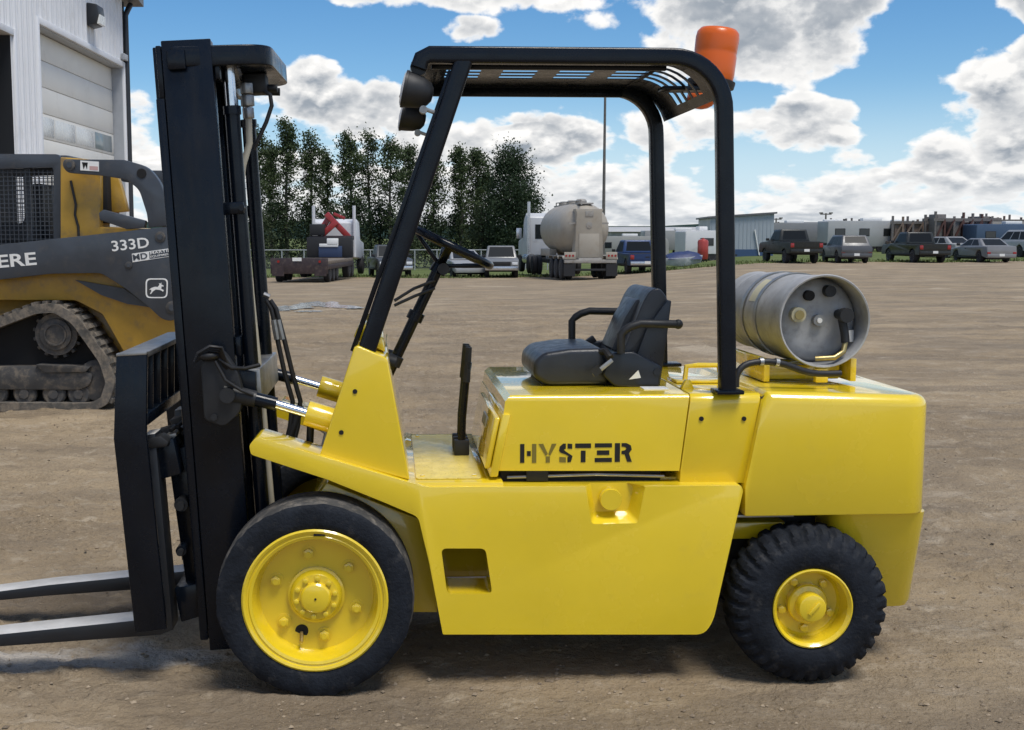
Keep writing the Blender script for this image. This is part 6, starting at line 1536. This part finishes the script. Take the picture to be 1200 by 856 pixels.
# --- low trailer with a red knuckle crane behind a white cab
def crane_truck():
    D = 55; x, y, z = spot(351, D)
    t = thing('crane_truck', (x, y, z), 'low flat trailer and white truck carrying a folded red crane', 'truck', rz=R(84))
    dk = mat('trailer_dark', (0.035,0.022,0.024), 0.5, var=0.3, vscale=3, dirt=(0.12,0.09,0.07), dirt_amt=0.4)
    wd = mat('trailer_deck', (0.16,0.13,0.10), 0.8, var=0.3)
    red = M['red']; wht = paint('crane_cab_white', (0.60,0.61,0.63), 0.0)
    MB().box(-0.1, 8.4, -1.28, 1.28, 0.82, 0.98).build('deck', wd, t, bevel=0.02)
    MB().box(-0.2, -0.1, -1.32, 1.32, 0.40, 1.12).build('rear_sill', dk, t, bevel=0.02)
    for s_ in (-1, 1):
        MB().box(-0.22, -0.2, min(s_*0.70,s_*1.25), max(s_*0.70,s_*1.25), 0.30, 0.80).build('rear_flap', dk, t)
        MB().cyl((-0.23, s_*0.95, 0.96), (-0.20, s_*0.95, 0.96), 0.06, 12).build('tail_light', M['tail'], t)
        MB().box(-0.1, 8.4, min(s_*1.18,s_*1.30), max(s_*1.18,s_*1.30), 0.60, 0.82).build('side_rail', dk, t, bevel=0.01)
        for xx in (0.9, 2.0, 3.1): wheel(t, xx, s_*1.12, 0.40, 0.28, s_)
        for xx in (7.2, 8.4): wheel(t, xx, s_*1.10, 0.50, 0.34, s_)
        wheel(t, 13.0, s_*1.08, 0.50, 0.30, s_)
        MB().cyl((10.3, s_*1.10, 1.0), (10.3, s_*1.10, 3.75), 0.09, 12).build('exhaust_stack', wht, t)
    MB().box(-0.231, -0.221, -0.12, 0.30, 0.98, 1.14).build('reflector_plate', M['plate'], t)
    MB().box(8.5, 13.6, -0.45, 0.45, 0.62, 0.95).build('truck_chassis', M['trimblack'], t)
    MB().prism([(10.4,0.95),(10.4,2.85),(10.8,3.05),(11.8,2.9),(12.2,1.95),(13.7,1.75),(13.8,0.8)], -1.18, 1.18).build('truck_cab', wht, t, bevel=0.08, seg=3)
    MB().box(8.6, 9.1, -1.20, 1.20, 0.98, 2.05).build('headache_rack', M['trimblack'], t, bevel=0.03)
    MB().box(8.4, 8.6, -0.5, 0.1, 1.62, 2.0).build('rack_lamp', M['plate'], t, bevel=0.03)
    MB().box(8.45, 8.55, -0.7, 0.55, 1.0, 1.6).build('tool_box', mat('toolbox_blue',(0.03,0.05,0.11),0.4), t, bevel=0.03)
    MB().box(8.40, 8.45, -0.5, 0.5, 1.55, 1.72).build('light_bar', M['plate'], t, bevel=0.02)
    # folded crane
    MB().cyl((9.6,0,0.95),(9.6,0,2.0),0.32,18).build('crane_column', red, t)
    MB().bar((9.55,0.75,2.15),(9.55,0.10,3.15),0.34,0.30,up=(1,0,0)).build('crane_boom', red, t, bevel=0.03)
    MB().bar((9.35,0.25,3.30),(9.35,-0.95,2.05),0.30,0.30,up=(1,0,0)).build('crane_jib', red, t, bevel=0.03)
    MB().bar((9.2,0.45,2.2),(9.2,-0.35,2.9),0.20,0.30,up=(1,0,0)).build('crane_arm', red, t, bevel=0.03)
    MB().box(9.0, 9.5, 0.3, 1.1, 2.15, 2.75).build('crane_control_box', M['trimblack'], t, bevel=0.04)
    MB().bar((9.30,0.45,2.05),(9.30,-0.10,2.95),0.14,0.14,up=(1,0,0)).build('crane_ram', M['trimblack'], t, bevel=0.02)
    MB().bar((9.25,-0.15,3.30),(9.25,-0.75,3.05),0.16,0.16,up=(1,0,0)).build('crane_link', red, t, bevel=0.02)
    MB().box(9.1, 9.9, -1.15, 1.15, 1.92, 2.14).build('outrigger_beam', dk, t, bevel=0.02)
crane_truck()

# --- buildings and clutter beyond the yard
def warehouse(name, px0, px1, py_top, py_eave, D, label, wallc, roofc, windows=8, depth=14, group=None):
    a, b = Vector(spot(px0, D)), Vector(spot(px1, D)); c = (a+b)/2; zg = gzf(c.x, c.y); L = abs(b.x-a.x)
    t = thing(name, (c.x, c.y, zg), label, 'building', group)
    he = (278-py_eave)/F_PX*D + CAM.z - zg; ht = (278-py_top)/F_PX*D + CAM.z - zg
    m1 = mat(name+'_wall', wallc, 0.6, var=0.08, vscale=0.5); m2 = mat(name+'_roof', roofc, 0.5, var=0.08, vscale=0.4)
    MB().box(-L/2, L/2, 0, depth, -1.0, he).build('wall', m1, t)
    MB().prism([(-0.4,he+0.01),(depth+0.4,he+0.01),(depth*0.5,ht)], -L/2-0.4, L/2+0.4, 'x').build('roof', m2, t)
    for k in range(windows):
        xx = -L/2 + L*(k+0.5)/windows; w = L/windows*0.30
        f = MB().box(xx-w, xx+w, -0.06, -0.002, he*0.34, he*0.78).build('window', m2, t)
        MB().box(xx-w*0.85, xx+w*0.85, -0.07, -0.061, he*0.38, he*0.74).build('pane', M['glass'], f)
    return t
warehouse('low_warehouse', 716, 836, 266, 272, 190, 'long pale low warehouse below the blue hills, between the guard posts', (0.28,0.275,0.26), (0.45,0.44,0.42), 14)
def shed():
    D = 92; a = Vector(spot(832, D)); b = Vector(spot(904, D)); zg = gzf(a.x, a.y)
    t = thing('steel_shed', (a.x, a.y, zg), 'blue-grey ribbed steel shed with sloping roof right of the guard post', 'shed', rz=R(-8))
    L = (b-a).length; m = mat('shed_wall', (0.34,0.38,0.42), 0.45, var=0.06, vscale=0.7); h0 = (278-256)/F_PX*D + CAM.z-zg; h1 = (278-251)/F_PX*D + CAM.z - zg
    MB().prism([(0,-0.5),(L,-0.5),(L,h1),(0,h0)], 0, 8).build('wall', m, t)
    MB().prism([(-0.2,h0-0.01),(L+0.2,h1+0.005),(L+0.2,h1+0.14),(-0.2,h0+0.13)], -0.2, 8.2).build('roof', mat('shed_roof',(0.12,0.12,0.13),0.5), t)
    rb = MB(); k = 0.15
    while k < L: rb.box(k-0.03, k+0.03, -0.03, -0.001, 0, h0+(h1-h0)*k/L-0.02); k += 0.3
    rb.build('siding_ribs', m, t, smooth=None)
    MB().box(0.02, L-0.02, -0.05, -0.031, -0.3, 0.75).build('base_band', mat('shed_blue',(0.04,0.08,0.17),0.5), t)
    MB().bar((L*0.78,-0.10,0.3),(L*0.70,-0.10,h0*0.72),0.10,0.08).build('ladder', M['plate'], t)
shed()
def camper(name, px, D, L, H, W, col, label, rz=0.0, stripe=None, group='trailers and campers stored beyond the yard', zoff=0.0, nwin=3):
    x, y, z = spot(px, D); t = thing(name, (x, y, z+zoff), label, 'trailer', group, rz)
    m = mat(name+'_skin', col, 0.45, var=0.06, vscale=0.8)
    MB().prism(rnd_poly([(-L/2,0.55),(L/2,0.55),(L/2,H*0.8),(L/2-0.5,H),(-L/2,H)],[0.05,0.05,0.3,0.3,0.15]), -W/2, W/2).build('shell', m, t, bevel=0.05)
    for s_ in (-1, 1):
        for xx in (-0.5, 0.45): wheel(t, xx, s_*(W/2-0.15), 0.36, 0.22, s_)
        for k in range(nwin):
            xx = -L/2 + L*(k+0.5)/nwin
            f = MB().box(xx-0.5, xx+0.5, s_*(W/2+0.012)-0.012, s_*(W/2+0.012)+0.012, H*0.52, H*0.76).build('window', M['trimblack'], t, bevel=0.005)
            MB().box(xx-0.44, xx+0.44, s_*(W/2+0.026)-0.004, s_*(W/2+0.026)+0.004, H*0.54, H*0.74).build('pane', M['glass'], f)
        if stripe: MB().box(-L/2+0.1, L/2-0.1, s_*(W/2+0.006)-0.005, s_*(W/2+0.006)+0.005, H*0.36, H*0.44).build('stripe', mat(name+'_stripe', stripe, 0.5), t)
    MB().box(-L*0.1, L*0.1, -0.35, 0.35, H+0.001, H+0.28).build('air_conditioner', M['plate'], t, bevel=0.05)
    MB().bar((L/2,0,0.55),(L/2+1.1,0,0.45),0.12,0.12).build('drawbar', M['trimblack'], t)
    return t
camper('camper_trailer',930,118,9.0,2.8,2.4,(0.20,0.205,0.21),'grey camper behind the black lifted pickup',R(4))
camper('camper_trailer',975,125,9.5,3.0,2.4,(0.28,0.285,0.29),'pale camper above the grey SUV',R(-6))
camper('camper_trailer',1020,112,9.5,2.95,2.5,(0.36,0.365,0.37),'long pale camper behind the gap right of the grey SUV',R(3),nwin=4)
camper('camper_trailer',1052,120,7.0,2.9,2.4,(0.28,0.28,0.285),'light grey camper just left of the rusty machinery',R(-4))
camper('camper_trailer',1185,106,8.0,2.6,2.4,(0.05,0.085,0.15),'blue trailer at the right edge behind the silver sedan',R(3))
camper('camper_trailer',1150,122,9.0,3.0,2.4,(0.26,0.24,0.22),'beige trailer behind the silver sedan',R(-5),stripe=(0.3,0.08,0.06))
camper('camper_trailer',822,84,3.2,2.2,2.0,(0.60,0.60,0.60),'small white trailer left of the steel shed',R(8),nwin=1)
camper('camper_trailer',738,128,8.0,2.6,2.4,(0.32,0.315,0.30),'pale trailer behind the blue pickup',R(0))
camper('camper_trailer',800,132,9.0,2.7,2.4,(0.30,0.30,0.29),'pale trailer between the guard posts, behind the tarp',R(0))
def machinery(px, D, L, H, label, seed, col=(0.07,0.05,0.045)):
    """parked rig: a frame of posts, rails and braces on wheels with engine boxes"""
    r = random.Random(seed); x, y, z = spot(px, D); t = thing('drill_rig', (x, y, z), label, 'machine', 'machinery stored beyond the yard', R(r.uniform(-8,8)))
    m = mat('rig_paint', col, 0.6, var=0.3, vscale=2); m2 = mat('rig_pale', (0.14,0.125,0.12), 0.5, var=0.2)
    MB().box(-L/2, L/2, -0.9, 0.9, 0.75, 1.05).build('rig_frame', m, t, bevel=0.03)
    for s_ in (-1, 1):
        for xx in (-L*0.32, -L*0.18, L*0.35): wheel(t, xx, s_*1.0, 0.48, 0.3, s_)
    n = 7
    for s_ in (-0.8, 0.8):
        for k in range(n):
            xx = -L/2+0.2 + (L-0.4)*k/(n-1); hh = H*r.uniform(0.80, 1.0)
            MB().box(xx-0.09, xx+0.09, s_-0.09, s_+0.09, 1.051, hh).build('rig_post', m if k % 2 else m2, t)
            if k < n-1: MB().bar((xx,s_*1.05,1.1),(xx+(L-0.4)/(n-1),s_*1.05,H*0.80),0.14,0.14).build('rig_brace', m, t)
        MB().box(-L/2, L/2, s_*1.0-0.10, s_*1.0+0.10, H*0.76, H*0.83).build('rig_rail', m2, t)
    for k in range(4):
        xx = -L/2 + L*(k+0.3)/4; MB().box(xx, xx+L*0.15, -0.7, 0.7, 1.052, 1.05+(H-1.2)*r.uniform(0.4,0.95)).build('engine_box', r.choice([m, m2]), t, bevel=0.05)
machinery(1078,110,6.0,3.5,'pale brown framed rig above the dark pickup',1,(0.17,0.12,0.095)); machinery(1122,108,6.0,3.8,'dark rusty rig left of the silver sedan roof',2,(0.075,0.032,0.026)); machinery(1172,128,8.0,4.0,'dark framed rig at the far right horizon',3,(0.09,0.055,0.045))
machinery(948,134,7.0,3.3,'dark rig behind the black lifted pickup',4,(0.06,0.06,0.06)); machinery(1003,140,6.0,3.7,'dark rig standing above the campers',5,(0.05,0.05,0.055))
def tarp():
    D = 72; x, y, z = spot(795, D); t = thing('tarped_boat', (x, y, z), 'small boat under a blue tarp on the grass between the guard posts', 'boat')
    hull = mat('boat_hull', (0.40,0.42,0.44), 0.5, var=0.2); tp = mat('blue_tarp', (0.02,0.035,0.11), 0.5, var=0.2, bump=0.3, bscale=5)
    MB().loft([[Vector((-1.3,-0.5,0.15)),Vector((-1.3,0.5,0.15)),Vector((-1.35,0.6,0.55)),Vector((-1.35,-0.6,0.55))],[Vector((0.3,-0.6,0.08)),Vector((0.3,0.6,0.08)),Vector((0.3,0.75,0.6)),Vector((0.3,-0.75,0.6))],[Vector((1.4,-0.1,0.3)),Vector((1.4,0.1,0.3)),Vector((1.5,0.12,0.75)),Vector((1.5,-0.12,0.75))]]).build('hull', hull, t, bevel=0.03)
    rr = random.Random(6)
    rings = []
    for k in range(9):
        u = k/8; xx = -0.75+2.15*u; hh = 0.60+0.42*math.sin(math.pi*min(1,0.1+0.75*u))+rr.uniform(-.05,.05); w = 0.72*(1-0.5*u*u)
        rings.append([Vector((xx,-w,0.5)),Vector((xx,-w*0.7,hh*0.8)),Vector((xx,0,hh)),Vector((xx,w*0.7,hh*0.8)),Vector((xx,w,0.5))])
    MB().loft(rings).build('tarp', tp, t, smooth=50)
tarp()
def tank_red():
    D = 80; x, y, z = spot(824, D); t = thing('water_tank', (x, y, z), 'upright red tank in front of the small white trailer', 'tank'); t.scale = (0.75,)*3
    MB().lathe([(0.0,0.3),(0.42,0.3),(0.48,0.4),(0.48,1.9),(0.4,2.05),(0.12,2.12),(0.12,2.22),(0,2.22)], (0,0,0), 'z', 20).build('drum', paint('red_tank',(0.40,0.05,0.04)), t)
    for k in range(4): MB().box(0.35*math.cos(k*1.57)-0.04, 0.35*math.cos(k*1.57)+0.04, 0.35*math.sin(k*1.57)-0.04, 0.35*math.sin(k*1.57)+0.04, -0.1, 0.32).build('leg', M['trimblack'], t)
tank_red()
# --- poles
def pole(px, D, top, label, r=0.11, name='utility_pole', head=False):
    x, y, z = spot(px, D); H = (278-top)/F_PX*D + CAM.z - z
    t = thing(name, (x, y, z), label, 'pole', 'poles beyond the yard'); m = mat('pole_grey', (0.12,0.11,0.10), 0.7, var=0.2)
    MB().cyl((0,0,-0.3),(0,0,H),r*1.25,10,r*0.8).build('shaft', m, t)
    if head:
        MB().box(-0.9, 0.9, -0.1, 0.1, H-0.25, H-0.08).build('cross_arm', m, t)
        for s_ in (-0.8, 0.8): MB().box(s_-0.25, s_+0.25, -0.25, 0.15, H-0.07, H+0.12).build('lamp_head', m, t)
pole(707,98,114,'tall thin grey pole rising behind the tank truck',0.12)
pole(967,190,250,'twin-lamp light pole above the grey SUV',0.16,'light_pole',True); pole(909,200,256,'light pole beside the right end of the steel shed',0.16,'light_pole',True)
# --- hills
def hills():
    V = []; F = []; rr = random.Random(11); n = 90
    for i in range(n+1):
        px = -900 + 3200*i/n; D = 2600; x = gx(px, D); y = D+CAM.y
        h = 31 + 5*math.sin(px*0.006+1) + 3*math.sin(px*0.023) + rr.uniform(-0.8,0.8)
        if px > 880: h -= (px-880)*0.03
        V += [(x, y-900, -3), (x, y-200, h*0.6), (x, y, h), (x, y+500, h*0.9)]
    for i in range(n):
        for j in range(3): a = i*4+j; F.append((a, a+4, a+5, a+1))
    me = bpy.data.meshes.new('hills'); me.from_pydata(V, [], F); me.update()
    for p in me.polygons: p.use_smooth = True
    m = mat('forest_hill', (0.030,0.052,0.045), 0.95, var=0.4, vscale=0.02, spec=0.0)
    tag(link('hills', me, m), kind='structure')
hills()
# --- puddle left of the guard leg, its white sky reflection painted as pale colour
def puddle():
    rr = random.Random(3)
    m = mat('sky_sheen_water', (0.52,0.51,0.48), 0.10, var=0.25, vscale=2.5, spec=0.6, bump=0.05, bscale=3)
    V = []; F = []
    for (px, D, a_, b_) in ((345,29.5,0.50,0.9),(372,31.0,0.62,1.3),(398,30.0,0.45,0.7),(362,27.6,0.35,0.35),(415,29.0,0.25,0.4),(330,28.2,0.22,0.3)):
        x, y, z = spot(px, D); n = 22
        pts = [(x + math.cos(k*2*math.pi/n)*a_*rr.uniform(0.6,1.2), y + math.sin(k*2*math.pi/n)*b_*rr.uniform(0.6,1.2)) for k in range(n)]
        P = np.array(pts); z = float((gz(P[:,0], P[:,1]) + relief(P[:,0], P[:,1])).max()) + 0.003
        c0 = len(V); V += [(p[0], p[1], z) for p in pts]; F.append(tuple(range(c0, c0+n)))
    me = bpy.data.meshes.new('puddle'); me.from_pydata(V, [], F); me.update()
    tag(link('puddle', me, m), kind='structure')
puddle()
